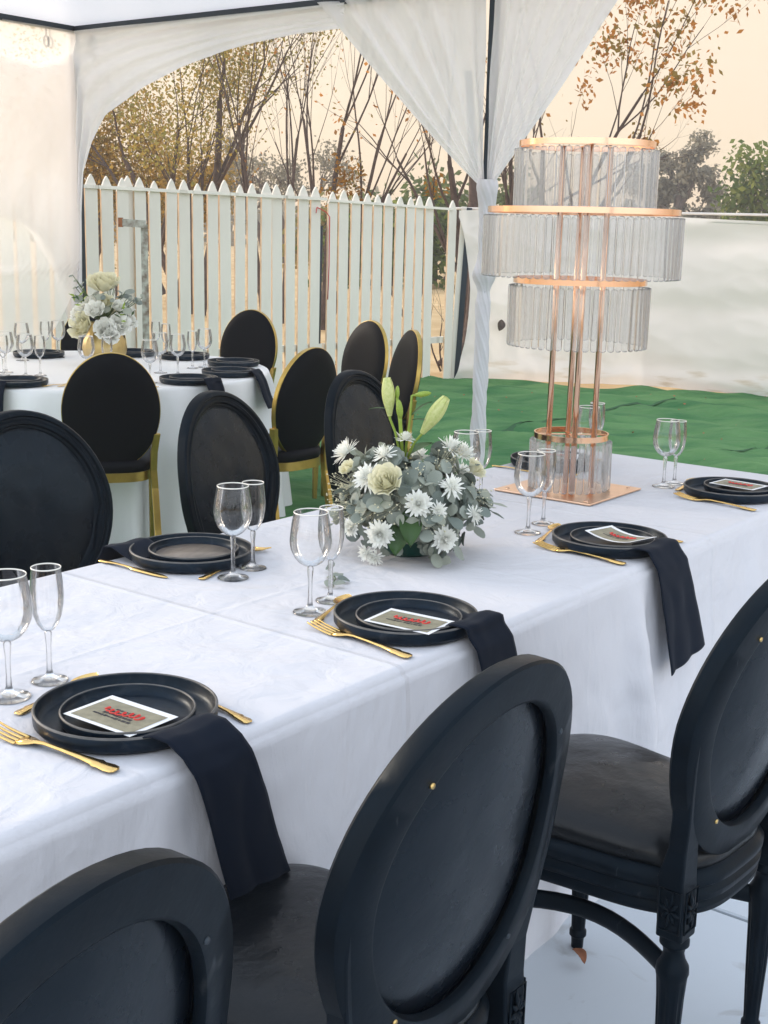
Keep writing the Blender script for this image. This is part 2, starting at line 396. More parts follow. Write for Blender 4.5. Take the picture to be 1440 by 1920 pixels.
# left tied panel on the back beam: arched free edge, gathered down the corner pole
EDGE = [(1.0, 2.12, 2.495), (.93, 1.787, 2.486), (.86, 1.483, 2.461), (.78, 1.285, 2.437), (.70, .952, 2.37), (.60, .598, 2.268), (.50, .292, 2.127), (.40, .166, 1.959), (.30, .085, 1.785), (.20, .05, 1.543), (.10, .03, 1.146), (0.0, .035, .55)]
def edge_at(t):
    E = EDGE[::-1]; s = interp([(e_[0], e_[1]) for e_ in E], t); z = interp([(e_[0], e_[2]) for e_ in E], t); return s, z
def left_panel(a, b):
    # a: 0 at pole / top ... 1 at the free arch edge ; b: along the edge from the floor end to the far top end
    s1, z1 = edge_at(b)
    s0 = -.045 + 2.16 * max(0, (b - .42) / .58) ** 1.1; z0 = min(EAVE - .03, .55 + 2.1 * min(1, b / .42))
    s = s0 + (s1 - s0) * a; z = z0 + (z1 - z0) * a
    fold = math.sin(a * 26 + 5 * b + 2 * N3(a * 3, b * 4)) * .016 * (1 - .75 * b) + .012 * N3(a * 3, b * 6, 4)
    return on(TL, DX, s, z, .03 + fold)
b = MB(); b.grid(left_panel, 60, 90)
tag(b.build('voile_drape', M['drape']), 'white voile drape arched from the beam and gathered to the far left pole', 'drape')
# right tied panels, both gathered to the right pole
def tied(sgn, reach, ztop, zg, nf, ph):
    def fn(a, b):
        st = sgn * (.030 + reach * a); sg = sgn * (.008 + .018 * a)
        w = b ** .93; s = st + (sg - st) * w
        zt = ztop; z = zt + (zg - zt) * b + .10 * a * math.sin(PI * b) * (-.35)
        am = .030 * (1 - b) * (.35 + .65 * b) + .006
        n = .034 + am * math.sin(a * nf + ph + 1.5 * N3(a * 4, b * 2, ph)) + .01 * N3(a * 5, b * 3, ph)
        return on(TR, DX, s, z, n * (1 - .5 * b ** 6))
    return fn
b = MB(); b.grid(tied(-1, 1.03, EAVE - .02, 1.70, 34, 0), 110, 46)
tag(b.build('voile_drape', M['drape']), 'white voile drape falling to the middle pole from its left', 'drape')
b = MB(); b.grid(tied(1, .72, EAVE - .02, 1.70, 40, 2), 100, 46)
tag(b.build('voile_drape', M['drape']), 'white voile drape falling to the middle pole from its right', 'drape')
def wrap(a, b):
    z = .02 + 1.72 * (1 - b); th = 2 * PI * a
    r = .032 + .0022 * math.sin(2 * th + z * 17 + N3(z * 4)) + .0022 * math.sin(6 * th + z * 52 + 2.5 * N3(z * 5, 1)) + .0014 * math.sin(13 * th + z * 110 + 3 * N3(z * 9, 2)) + .004 * N3(z * 5, math.cos(th), math.sin(th))
    r += .022 * math.exp(-((z - 1.29) / .045) ** 2) + .016 * math.exp(-((z - 1.70) / .06) ** 2)
    if abs(z - 1.20) < .05: r *= 1 - .25 * (1 - abs(z - 1.20) / .05)
    return Vector((TR.x + (r + .004) * math.cos(th) + .010 * N3(z * 2, 7), TR.y + (r + .004) * math.sin(th), z))
b = MB(); b.grid(wrap, 64, 320, wu=True)
tag(b.build('twisted_drape', M['wrap']), 'white voile twisted tightly round the middle tent pole with a knot', 'drape')
# side wall on the left: a sheer sheet with a lifted lower corner, and a doubled swag over it
DL = -U
def side_sheet(a, b):
    s = 3.0 * a; zt = EAVE - .03; zb = 1.14 - (.62 if s > .5 else .62 * (s / .5)) * 1.0 - .35 * max(0, a - .2)
    z = zt + (zb - zt) * b
    n = .02 * N3(s * 3, z * 1.5, 2) + .018 * math.exp(-((z - 1.19 + .02 * s) / .02) ** 2) + .012 * math.sin(z * 12 + s) * (1 if z < 1.2 else .2)
    return on(TL, DL, s + .02, z, -.03 + n)
b = MB(); b.grid(side_sheet, 70, 90)
tag(b.build('sheer_curtain', M['sheer']), 'sheer voile side curtain glowing peach left of the far pole, lower corner lifted', 'curtain')
def side_swag(a, b):
    s = 3.0 * a
    zt = interp([(0, 2.56), (.17, 2.45), (.33, 2.405), (.55, 2.42), (1.0, 2.55), (3.0, 2.6)], s)
    zb = interp([(0, .50), (.10, .82), (.165, 1.05), (.26, 1.25), (.37, 1.41), (.485, 1.49), (.6, 1.52), (1.0, 1.62), (1.5, 1.65), (3.0, 1.0)], s)
    z = zt + (zb - zt) * b
    n = .04 + .022 * N3(s * 7 + z * 3, z * 1.4, 8) + .012 * math.sin(s * 26 + z * 9 + 2 * N3(s * 4, z * 3)) + .02 * math.sin(s * 34 + z * 3) * math.exp(-s * 4)
    return on(TL, DL, s - .03, z, n)
b = MB(); b.grid(side_swag, 90, 50)
tag(b.build('swag_drape', M['swag']), 'white voile swag curved over the sheer side curtain at upper left', 'drape')

# ------------------------------------------------------------------ picket fence and tarpaulin
FO = Vector((-2.2, 10.2, 0)); FD = Vector((.733, .68, 0)).normalized(); FN = Vector((FD.y, -FD.x, 0))
FANG = math.atan2(FD.y, FD.x)
fence = thing('picket_fence', 'tall weathered white picket fence behind the round table', 'fence')
def picket_mesh(h, w=.112, t=.02):
    x = w / 2; pr = [(-x, 0), (x, 0), (x, h - .105), (x * .86, h - .085), (x * .40, h - .030), (0, h), (-x * .40, h - .030), (-x * .86, h - .085), (-x, h - .105)]
    n = len(pr); b = MB()
    b.add([Vector((p[0], -t / 2, p[1])) for p in pr] + [Vector((p[0], t / 2, p[1])) for p in pr], [])
    b.cur = 0; b.add([], [tuple(range(n)), tuple(range(2 * n - 1, n - 1, -1))])
    b.f[-2:] = [tuple(range(n)), tuple(range(2 * n - 1, n - 1, -1))]
    b.cur = 1
    for i in range(n):
        j = (i + 1) % n; b.f.append((i, i + n, j + n, j)); b.mi.append(0 if 2 <= i <= 7 else 1)
    return b.mesh('picket', [M['picket'], M['raw_wood']], False)
PMS = [picket_mesh(h, w) for h, w in ((1.82, .107), (1.80, .103), (1.835, .109), (1.81, .106), (1.825, .102))]
ss = [-2.6 + .143 * i for i in range(19)] + [.11, .19, .274] + [.415 + .1385 * i for i in range(13)]
ss += [2.276 + .138 * i for i in range(10)] + [3.812]
for i, s in enumerate(ss):
    p = FO + FD * s - FN * (.024 if abs(s - .19) < .01 else 0)
    o = link('picket', PMS[(i * 3 + i // 4) % 5], fence, (p.x, p.y, (.03 - .008 * max(0, s)) + rnd(-.008, .008) - (.022 if s > 2.2 else 0)))
    o.rotation_euler = (rnd(-.008, .008), rnd(-.006, .006), FANG + rnd(-.03, .03))
def rail(s0, s1, z0, z1, off, w=.03, h=.03):
    a = FO + FD * s0 + FN * off + Vector((0, 0, z0)); c = FO + FD * s1 + FN * off + Vector((0, 0, z1)); d = c - a
    b = MB(); b.box((a + c) / 2, (d.length, w, h), Matrix.Rotation(FANG, 3, 'Z') @ Matrix.Rotation(-math.asin(d.z / d.length), 3, 'Y'))
    b.build('rail', M['picket'], fence, False)
rail(-2.7, 2.19, 1.775, 1.735, .024, .02, .026); rail(2.22, 3.80, 1.725, 1.69, .024, .02, .022)
rail(-2.7, 2.19, .42, .42, -.035, .04, .06); rail(2.22, 3.80, .42, .42, -.035, .04, .06)
b = MB(); b.tube([FO + FD * 2.15 - FN * .05 + Vector((0, 0, 0)), FO + FD * 2.17 - FN * .05 + Vector((0, 0, 1.5))], .035, 8)
b.build('post', M['steel'], fence)
# end post of the fence beside the tarpaulin
pe = FO + FD * 3.90
ep = thing('fence_end_post', 'dark steel post backed by a white strip at the end of the fence', 'post', (pe.x, pe.y, 0))
b = MB(); b.box((-.012, 0, .86), (.05, .03, 1.72)); sharp(b.build('strip', M['picket'], ep, False))
b = MB(); b.box((.040, -.01, .86), (.052, .05, 1.70)); b.build('steel_bar', M['steel'], ep, False)
b = MB(); b.box((0, -.005, .02), (.15, .10, .03)); b.build('foot', M['picket'], ep, False)
ep.rotation_euler = (0, R_(2.3), 0)
# rusty angle-iron frame standing before the fence
ri = thing('iron_gate_frame', 'rusty white angle iron upright with a short arm before the fence', 'gate frame', (-1.885, 9.90, 0))
Mr = Matrix.Rotation(R_(10), 3, 'Z')
b = MB(); b.box((.01, 0, .74), (.052, .006, 1.48), Mr); b.box((-.016, .026, .74), (.006, .05, 1.48), Mr); b.build('upright', M['rust'], ri, False)
b = MB(); b.box((-.075, -.012, 1.487), (.19, .04, .055), Matrix.Rotation(R_(3), 3, 'Y')); b.build('arm', M['rust'], ri, False)
b = MB(); b.box((-.165, -.014, 1.492), (.03, .046, .07)); b.build('end_plate', M['dry_leaf'], ri, False)
# red wire tied round the gap in the fence
w0 = FO + FD * 2.07 + FN * .035
b = MB(); b.tube([w0 + Vector((0, 0, 1.66)), w0 + FD * .05 + Vector((0, 0, 1.645)), w0 + FD * .11 + Vector((0, 0, 1.62)), w0 + FD * .15 + Vector((0, 0, 1.58)), w0 + FD * .15 + Vector((0, 0, 1.15)), w0 + FD * .14 + Vector((0, 0, .85))], .005, 5)
b.tube([w0 + Vector((0, 0, 1.66)), w0 + FD * -.01 + Vector((0, 0, 1.61))], .005, 5)
tag(b.build('wire', mat('red_wire', S(200, 60, 60), rough=.5)), 'thin red wire tied between two pickets of the white fence', 'wire')

# white tarpaulin wall on the right
TA = [Vector((.66, 12.80, 0)), Vector((1.5, 12.85, 0)), Vector((2.54, 12.72, 0)), Vector((3.61, 12.02, 0)), Vector((6.6, 10.6, 0))]
def tarp_fn(a, b):
    t = a * (len(TA) - 1); k_ = min(int(t), 3); f = t - k_
    z = .02 + 1.66 * b + .03 * (1 - b) * N3(a * 12, 1)
    inset = (.16 * math.sin(PI * min(1, b * 1.04)) ** .8) * max(0, 1 - a * 9)   # slack left edge
    if k_ == 0: f = f + inset * (1 - f)
    p = TA[k_].lerp(TA[k_ + 1], f)
    Nt = Vector((.2, -1, 0)).normalized(); r = a * 4
    ph_ = 17.0 * b + 1.2 - 1.7 * r + 1.6 * N3(r * .8, b * 1.6); wv = (.040 * math.sin(ph_) + .016 * math.sin(2 * ph_ + .7) + .02 * math.sin(.43 * ph_ + r)) * min(1, max(0, (r - .9) / 1.2)) * min(1, .15 + 1.1 * b) + .035 * N3(r * .9, b * 2.2, 5) + .012 * N3(r * 6, b * 5, 2)
    wv += .05 * math.exp(-((b - .06) / .05) ** 2) + .030 * (1 - 2.2 * abs(N3(r * 1.1 + b * 2.4, b * 3.2 - r * .5, 11))) * min(1, b * 5) + .010 * (1 - 2 * abs(N3(r * 4 + b * 5, b * 8 - r * 2, 3)))
    z += .03 * math.sin(r * 1.5) * (b > .98)
    p = p + Nt * wv
    return Vector((p.x, p.y, z - .02 * r * b * 0.3))
tarp = thing('tarpaulin_wall', 'white tarpaulin screen stretched along the right behind the green carpet', 'tarpaulin')
b = MB(); b.grid(tarp_fn, 190, 110); b.build('sheet', M['tarp'], tarp)
b = MB()
b.tube([Vector((.60, 12.84, 1.70)), Vector((1.5, 12.87, 1.705)), Vector((2.54, 12.74, 1.70)), Vector((3.61, 12.04, 1.695)), Vector((6.6, 10.62, 1.69))], .012, 6)
b.build('top_rope', M['tarp'], tarp)
def tarp_stains(m_):
    t = m_.node_tree; p = t.nodes['Principled BSDF']; src = p.inputs['Base Color'].links[0].from_socket
    tc = t.nodes.new('ShaderNodeTexCoord'); sp = t.nodes.new('ShaderNodeSeparateXYZ'); t.links.new(tc.outputs['Object'], sp.inputs[0])
    mr = t.nodes.new('ShaderNodeMapRange'); mr.inputs[1].default_value = .34; mr.inputs[2].default_value = .06; t.links.new(sp.outputs['Z'], mr.inputs[0])
    mp = t.nodes.new('ShaderNodeMapping'); mp.inputs['Scale'].default_value = (1.1, .3, 5.0); n = t.nodes.new('ShaderNodeTexNoise'); n.inputs['Scale'].default_value = 2.2; n.inputs['Detail'].default_value = 7
    t.links.new(tc.outputs['Object'], mp.inputs[0]); t.links.new(mp.outputs[0], n.inputs[0])
    r = t.nodes.new('ShaderNodeMapRange'); r.inputs[1].default_value = .54; r.inputs[2].default_value = .68; t.links.new(n.outputs[0], r.inputs[0])
    mu = t.nodes.new('ShaderNodeMath'); mu.operation = 'MULTIPLY'; t.links.new(mr.outputs[0], mu.inputs[0]); t.links.new(r.outputs[0], mu.inputs[1])
    mx_ = t.nodes.new('ShaderNodeMix'); mx_.data_type = 'RGBA'; t.links.new(mu.outputs[0], mx_.inputs[0]); t.links.new(src, mx_.inputs[6]); mx_.inputs[7].default_value = S(186, 164, 124); t.links.new(mx_.outputs[2], p.inputs['Base Color'])
tarp_stains(M['tarp'])
# dead leaf caught on the tarpaulin
def curled_leaf(name, label, loc, size, rot, tone=S(150, 96, 62)):
    def fn(a, b_):
        x = (b_ - .5) * 2; w = math.sin(PI * a) ** .8 * .55
        return Vector((x * w * size, (a - .5) * 1.6 * size, (.5 * x * x * w + .25 * math.sin(a * 3)) * size + .08 * size * N3(a * 5, x * 3)))
    b = MB(); b.grid(fn, 12, 9); o = b.build(name, mat('withered_leaf', tone, rough=.85, var=.3, vscale=40), None, True, loc); o.rotation_euler = rot; tag(o, label, 'leaf'); return o
p = tarp_fn(.135, .34)
curled_leaf('dead_leaf', 'curled grey brown dead leaf hanging on the white tarpaulin', p + Vector((0, -.06, .0)), .075, (R_(75), R_(15), R_(10)), S(92, 78, 70))

# ------------------------------------------------------------------ long table and its cloth
U0, U1, V0, V1 = 0.05, 3.975, -2.19, -1.245
tb = thing('dining_table', 'long banquet table hidden under a white floor length cloth', 'table', T((U0 + U1) / 2, (V0 + V1) / 2), ANG_U)
for sx in (-1, 1):
    b = MB(); b.box((sx * .978, 0, .725), (1.94, .91, .03)); b.build('tabletop', M['black_wood'], tb, False)
    for dx in (-.82, .82):
        for dy in (-.36, .36):
            b = MB(); b.box((sx * .978 + dx, dy, .355), (.03, .03, .71)); b.build('leg', M['steel'], tb, False)

def cloth_bump(name, base, ucre=(), vcre=()):
    """fine weave, pulled wrinkles and pressed-in fold lines, all as relief"""
    m_ = mat(name, base, rough=.88, spec=.15, sheen=.05)
    t = m_.node_tree; p = t.nodes['Principled BSDF']; tc = t.nodes.new('ShaderNodeTexCoord')
    def math_(op, a, b=None, c=None):
        n = t.nodes.new('ShaderNodeMath'); n.operation = op
        for i_, x in enumerate((a, b, c)):
            if x is None: continue
            if isinstance(x, (int, float)): n.inputs[i_].default_value = x
            else: t.links.new(x, n.inputs[i_])
        return n.outputs[0]
    hs = []
    for sc, st, rz, d, w, rid in ((2.6, (1, 1, 1), 0, 4, .9, False), (5.0, (1, .45, .5), .5, 5, .30, True), (7.0, (.5, 1.2, .4), -.7, 5, .22, True), (14, (1, 1, .3), .2, 4, .20, False), (300, (1, 1, 1), 0, 1, .010, False)):
        mp = t.nodes.new('ShaderNodeMapping'); mp.inputs['Scale'].default_value = st; mp.inputs['Rotation'].default_value = (rz * .6, rz * .3, rz)
        n = t.nodes.new('ShaderNodeTexNoise'); n.inputs['Scale'].default_value = sc; n.inputs['Detail'].default_value = d; n.inputs['Distortion'].default_value = .8
        if rid: n.noise_type = 'RIDGED_MULTIFRACTAL'; n.inputs['Detail'].default_value = 3
        t.links.new(tc.outputs['Object'], mp.inputs[0]); t.links.new(mp.outputs[0], n.inputs[0])
        hs.append(math_('MULTIPLY', n.outputs[0], w))
    for cs, ax in ((ucre, U), (vcre, V)):
        dp = t.nodes.new('ShaderNodeVectorMath'); dp.operation = 'DOT_PRODUCT'; dp.inputs[1].default_value = tuple(ax); t.links.new(tc.outputs['Object'], dp.inputs[0])
        for c0, am in cs:
            q = math_('ABSOLUTE', math_('SUBTRACT', dp.outputs['Value'], c0)); hs.append(math_('MULTIPLY', math_('MAXIMUM', math_('SUBTRACT', 1.0, math_('DIVIDE', q, .012)), 0.0), am))
    s_ = hs[0]
    for h in hs[1:]: s_ = math_('ADD', s_, h)
    b = t.nodes.new('ShaderNodeBump'); b.inputs['Strength'].default_value = 1.0; b.inputs['Distance'].default_value = .030
    t.links.new(s_, b.inputs['Height']); t.links.new(b.outputs[0], p.inputs['Normal'])
    return m_
M['cloth'] = cloth_bump('white_tablecloth', (.675, .665, .69, 1), ((1.70, .13), (2.36, .04), (3.02, .10)), ((-1.716, .045),))

CR = .018                                        # softness of the table edge
def perim(a):
    """rounded rectangle walked once; returns point and outward normal"""
    rr = .03; L, Wd = U1 - U0 - 2 * rr, V1 - V0 - 2 * rr
    segs = [('l', L), ('c', PI / 2 * rr), ('l', Wd), ('c', PI / 2 * rr)] * 2
    tot = sum(s[1] for s in segs); d = a * tot
    pos = Vector((U0 + rr, V1, 0)); ang = 0.0        # start on near side going +u
    for k_, l_ in segs:
        tdir = Vector((math.cos(ang), math.sin(ang), 0)); nrm = Vector((-tdir.y, tdir.x, 0))
        if d <= l_ or l_ is None:
            if k_ == 'l': return pos + tdir * d, nrm
            c = pos - nrm * rr; al = d / rr; n2 = Vector((nrm.x * math.cos(-al) - nrm.y * math.sin(-al), nrm.x * math.sin(-al) + nrm.y * math.cos(-al), 0))
            return c + n2 * rr, n2
        if k_ == 'l': pos = pos + tdir * l_
        else:
            c = pos - nrm * rr; n2 = tdir; pos = c + n2 * rr; ang -= PI / 2
        d -= l_
    return pos, nrm
FOLDS = [(1.115, .05, .028), (1.80, .045, .024), (1.98, .05, .02), (2.59, .05, .045), (2.66, .04, -.02), (2.86, .06, .016), (.7, .07, .02), (3.3, .07, .03), (3.6, .05, .02), (1.5, .09, .012), (2.25, .1, .012)]
def cloth_fn(a, b):
    p, n = perim(a)
    uu, vv = p.x, p.y
    if b < .30:                                  # top, from centre line outwards
        f = b / .30; c = Vector((min(max(uu, U0 + .46), U1 - .46), (V0 + V1) / 2, 0))
        q = c.lerp(p - n * CR, f)
        z = TZ + .0012 * N3(q.x * 3.5, q.y * 5, 1) + .0022 * math.exp(-((q.x - 1.70 - .01 * N3(q.y * 3)) / .006) ** 2) + .002 * math.exp(-((q.x - 3.02) / .007) ** 2)
        return T(q.x, q.y, z)
    if b < .40:                                  # rolled edge
        f = (b - .30) / .10 * PI / 2
        q = p - n * CR + n * CR * math.sin(f); return T(q.x, q.y, TZ - CR + CR * math.cos(f))
    f = (b - .40) / .60; drop = (TZ - CR - .004) * f
    w = 0.0
    if n.y > .5:
        for u_, wd, am in FOLDS: w += 1.5 * am * math.exp(-((uu - u_ - .05 * f * N3(u_ * 7)) / (wd * (.6 + .7 * f))) ** 2) * min(1, f * 2.2)
    w += (.012 * math.sin(uu * 19 + 3 * N3(uu * 2)) + .010 * math.sin(vv * 23 + 1)) * f ** 1.2 + .014 * N3(uu * 5, vv * 5 + f * 2, 3) * f + .007 * (1 - abs(N3(uu * 4 + f * 3, vv * 4 - f * 5, 6)) * 2) * min(1, f * 3) + .005 * N3(uu * 16 - f * 6, vv * 16, f * 7) * min(1, f * 3)
    w += .008 + .03 * f
    if n.y > .5: w = min(w, .085)
    q = p + n * w
    return T(q.x, q.y, TZ - CR - drop)
b = MB(); b.grid(cloth_fn, 800, 96, wu=True)
tag(b.build('tablecloth', M['cloth']), 'creased white cloth covering the long table down to the floor', 'tablecloth')

# ------------------------------------------------------------------ round table and cloth
RC = Vector((-1.55, 6.64, 0)); RR = .93
rt_ = thing('round_table', 'round banquet table under white satin beneath the tent', 'table', RC)
b = MB(); b.lathe([(0.0, .70), (.90, .70), (.905, .715), (.90, .735), (0.0, .735)], 48); b.build('tabletop', M['black_wood'], rt_)
for k_ in range(4):
    b = MB(); b.tube([(.5 * math.cos(k_ * PI / 2 + .4), .5 * math.sin(k_ * PI / 2 + .4), 0), (.45 * math.cos(k_ * PI / 2 + .4), .45 * math.sin(k_ * PI / 2 + .4), .70)], .016, 8); b.build('leg', M['steel'], rt_)
def rcloth(a, b):
    th = 2 * PI * a
    if b < .25: r = RR * (b / .25) * .985; z = TZ
    elif b < .32: f = (b - .25) / .07 * PI / 2; r = RR * .985 + .014 * math.sin(f); z = TZ - .014 + .014 * math.cos(f)
    else:
        f = (b - .32) / .68
        fo = .5 + .5 * math.sin(th * 21 + 1.6 * math.sin(th * 5) + .5 * N3(th * 3, f)); fo2 = math.sin(th * 9 + 2)
        r = RR * .985 + .014 + f ** .65 * (.010 + .105 * fo ** 1.6 + .025 * fo2); z = TZ - .014 - f * (TZ - .020) + .006 * fo * f
        th += .02 * f * N3(th * 8, 2)
    return RC + Vector((r * math.cos(th), r * math.sin(th), max(.018, z)))
b = MB(); b.grid(rcloth, 340, 44, wu=True)
tag(b.build('tablecloth', M['satin']), 'white satin cloth falling in soft folds round the round table', 'tablecloth')

# ------------------------------------------------------------------ black oval-back chairs
CA, CB, CZ, RAKE, KURV = .238, .264, .734, .175, .55
def back_pt(x, z, n): return Vector((x, -RAKE * (z - .46) + KURV * x * x * (.4 + .6 * min(1, max(0, (z - .45) / .3))) + n, z))
def plan(a, grow=0.0):
    """seat outline, closed; a from 0 at rear centre going round by the right"""
    th = 2 * PI * a - PI / 2
    c, s = math.cos(th), math.sin(th); e_ = .62
    sx = math.copysign(abs(c) ** e_, c); sy = math.copysign(abs(s) ** e_, s)
    y = .205 + .235 * sy; half = .178 + .070 * max(0, (y + .03) / .47) - .018 * math.sin(PI * min(1, max(0, (y + .03) / .47)))
    x = half * sx
    y += .025 * (1 - (x / .25) ** 2) * max(0, sy)
    return Vector((x * (1 + grow / .22), y + grow * sy, 0))
def make_chair():
    t = link('dining_chair', None)
    b = MB()                                     # carved oval frame
    prof = [(.004, -.0185), (0, -.015), (-.001, .011), (.003, .017), (.012, .019), (.016, .0135), (.021, .0135), (.025, .0175), (.033, .0165), (.037, .009), (.043, .0085), (.048, .003), (.056, -.004), (.055, -.012), (.052, -.0175), (.048, -.0190)]
    def ring(a, c):
        d, n = prof[min(len(prof) - 1, int(round(c * len(prof))) % len(prof))]
        th = 2 * PI * a; return back_pt((CA - d) * math.cos(th), CZ + (CB - d) * math.sin(th), n)
    b.grid(ring, 72, len(prof), True, True); fr = b.build('back_frame', M['black_wood'], t); sharp(fr, 38)
    for a_, hd in ((135, 'brass'), (35, 'steel'), (-50, 'steel'), (-130, 'brass')):
        th = R_(a_); q = back_pt((CA - .045) * math.cos(th), CZ + (CB - .045) * math.sin(th), -.0195)
        b = MB(); b.tube([q + Vector((0, .002, 0)), q - Vector((0, .0015, 0))], [.0042, .0036], 10); b.build('screw', M[hd], fr)
    def pad(side):
        def fn(a, c):
            th = 2 * PI * a; rho = c; k_ = 1 - rho ** 3
            x = (CA - .046) * rho * math.cos(th); z = CZ + (CB - .046) * rho * math.sin(th)
            n = (.004 + .022 * k_ + .002 * N3(x * 20, z * 20)) if side > 0 else .006 - .017 * k_ - .0015 * N3(x * 14, z * 14, 4)
            return back_pt(x, z, n)
        return fn
    b = MB(); b.grid(pad(1), 48, 16, True); b.build('back_cushion', M['leather'], t)
    b = MB(); b.grid(pad(-1), 48, 16, True); b.build('back_panel', M['leather'], t)
    turn = [(.021, .372), (.0245, .366), (.0245, .358), (.019, .352), (.017, .342), (.020, .330), (.0265, .318), (.0275, .306), (.026, .296), (.0235, .26), (.020, .16), (.0155, .06), (.0145, .045), (.018, .040), (.018, .030), (.0135, .024), (.0125, .001)]
    for s in (-1, 1):
        lg = MB(); x0 = .172 * s
        lg.lathe(turn, 30, (x0, 0, 0), flute=.0028, fz=(.05, .30), nf=10, capb=False)
        o = lg.build('rear_leg', M['black_wood'], t); sharp(o, 35)
        st = MB(); path = [(.172, .372, .025), (.172, .40, .0255), (.172, .475, .025), (.175, .53, .0225), (.184, .585, .021), (.197, .64, .020), (.207, .69, .017), (.213, .73, .011)]
        vs_ = []
        for x, z, w in path:
            c = back_pt(x * s, z, 0) if z > .47 else Vector((x * s, (z - .372) / .1 * -.003, z)); hy = .0235 if z < .5 else .0165
            if z <= .47: c = Vector((x * s, 0, z))
            for dx, dy in ((-w, -hy), (w, -hy), (w, hy), (-w, hy)): vs_.append(c + Vector((dx, dy + (.0 if z < .5 else -.0005), 0)))
        fs = [(k_*4+i, k_*4+(i+1) % 4, (k_+1)*4+(i+1) % 4, (k_+1)*4+i) for k_ in range(len(path)-1) for i in range(4)] + [(3, 2, 1, 0), tuple(range(len(vs_)-4, len(vs_)))]
        st.add(vs_, fs); so = st.build('stile', M['black_wood'], o, False); bevel(so, .004, 2)
        ro = MB()
        for fx, fy, rx in ((x0, -.0245, 0), (x0 + .0262 * s, 0, 1)):
            for q in range(8):
                a_ = q * PI / 4 + .2; ln = .026 if q % 2 else .034
                d = Vector((math.cos(a_) * .62, 0, math.sin(a_))); d = d if not rx else Vector((0, d.x, d.z))
                c = Vector((fx, fy, .425)); ro.tube([c + d * .004, c + d * ln * .55, c + d * ln], [.002, .0045, .001], 6)
            pr = [Vector((sx * .019, 0, sz * .036)) for sx, sz in ((-1,-1),(1,-1),(1,1),(-1,1),(-1,-1))]
            ro.tube([Vector((fx, fy, .425)) + (p_ if not rx else Vector((0, p_.x, p_.z))) for p_ in pr], .0018, 5)
        ro.build('rosette', M['black_wood'], o)
        fx = .222 * s
        lg = MB(); lg.lathe([(.0, .40), (.026, .40), (.0265, .385), (.026, .374)] + [(r, z) for r, z in turn], 30, (fx, .415, 0), flute=.0028, fz=(.05, .30), nf=10)
        o = lg.build('front_leg', M['black_wood'], t); sharp(o, 35)
        sr = MB(); pts = []
        for i in range(17):
            f = i / 16; pts.append(Vector((x0 + (fx - x0) * f - s * .085 * math.sin(PI * f), .415 * f, .300 + .012 * math.sin(PI * f))))
        sr.tube(pts, .0185, 10, True, .62, up=(0, 0, 1)); sr.build('stretcher', M['black_wood'], t)
    # seat rail with three reeded mouldings
    rp = [(0, .388), (.004, .384), (.010, .388), (.012, .398), (.008, .404), (.008, .408), (.014, .413), (.015, .423), (.009, .430), (.009, .434), (.016, .440), (.017, .452), (.011, .460), (.006, .466), (-.012, .470), (-.03, .468), (-.03, .392)]
    def rail_fn(a, c):
        g_, z = rp[int(round(c * len(rp))) % len(rp)]; p_ = plan(a, g_ - .014); return Vector((p_.x, p_.y, z))
    b = MB(); b.grid(rail_fn, 96, len(rp), True, True); sharp(b.build('seat_rail', M['black_wood'], t), 45)
    def seat_fn(a, c):
        prof_ = [(1.0, .464), (1.035, .474), (1.045, .487), (1.02, .500), (.95, .511), (.85, .519), (.68, .526), (.48, .531), (.25, .534), (0.0, .535)]
        k_, z = prof_[int(round(c * (len(prof_) - 1)))]
        p_ = plan(a, -.014); c0 = Vector((0, .21, 0)); q = c0 + (p_ - c0) * k_ * .985
        return Vector((q.x, q.y, z + (.004 * N3(q.x * 12, q.y * 12) if k_ < .9 else 0) - (.012 * max(0, k_ - .3) if q.y < .05 else 0)))
    b = MB(); b.grid(seat_fn, 80, 10, True); b.build('seat_cushion', M['seat_leather'], t)
    return t
chair_proto = make_chair()
CHAIRS = [  # u, v, turn, facing sign (-1: back to camera), label
    (1.210, -.822, -.01, -1, 'black oval back chair seen from behind in the middle foreground, brass screw at upper left'),
    (.565, -.805, .08, -1, 'black oval back chair cut off at the lower left corner'),
    (1.965, -.735, -.06, -1, 'black oval back chair at the right edge showing its wrinkled leather seat and legs'),
    (2.03, -2.68, -.10, 1, 'black leather oval back chair at the left edge across the long table'),
    (2.715, -2.62, .16, 1, 'black leather oval back chair facing us behind the plate left of the flowers'),
    (3.475, -2.70, .10, 1, 'black leather oval back chair facing us right behind the lily buds'),
]
def place_chair(proto, first, p, rz, label, group):
    o = proto if first else copy_tree(proto)
    o.location = p; o.rotation_euler = (0, 0, rz); tag(o, label, 'chair', group); return o
for i, (u_, v_, ps, sg, lab) in enumerate(CHAIRS):
    f = (V * math.cos(ps) + U * math.sin(ps)) * sg
    place_chair(chair_proto, i == 0, T(u_, v_, .012), math.atan2(f.y, f.x) - PI / 2, lab, 'black oval back chairs along the long table')

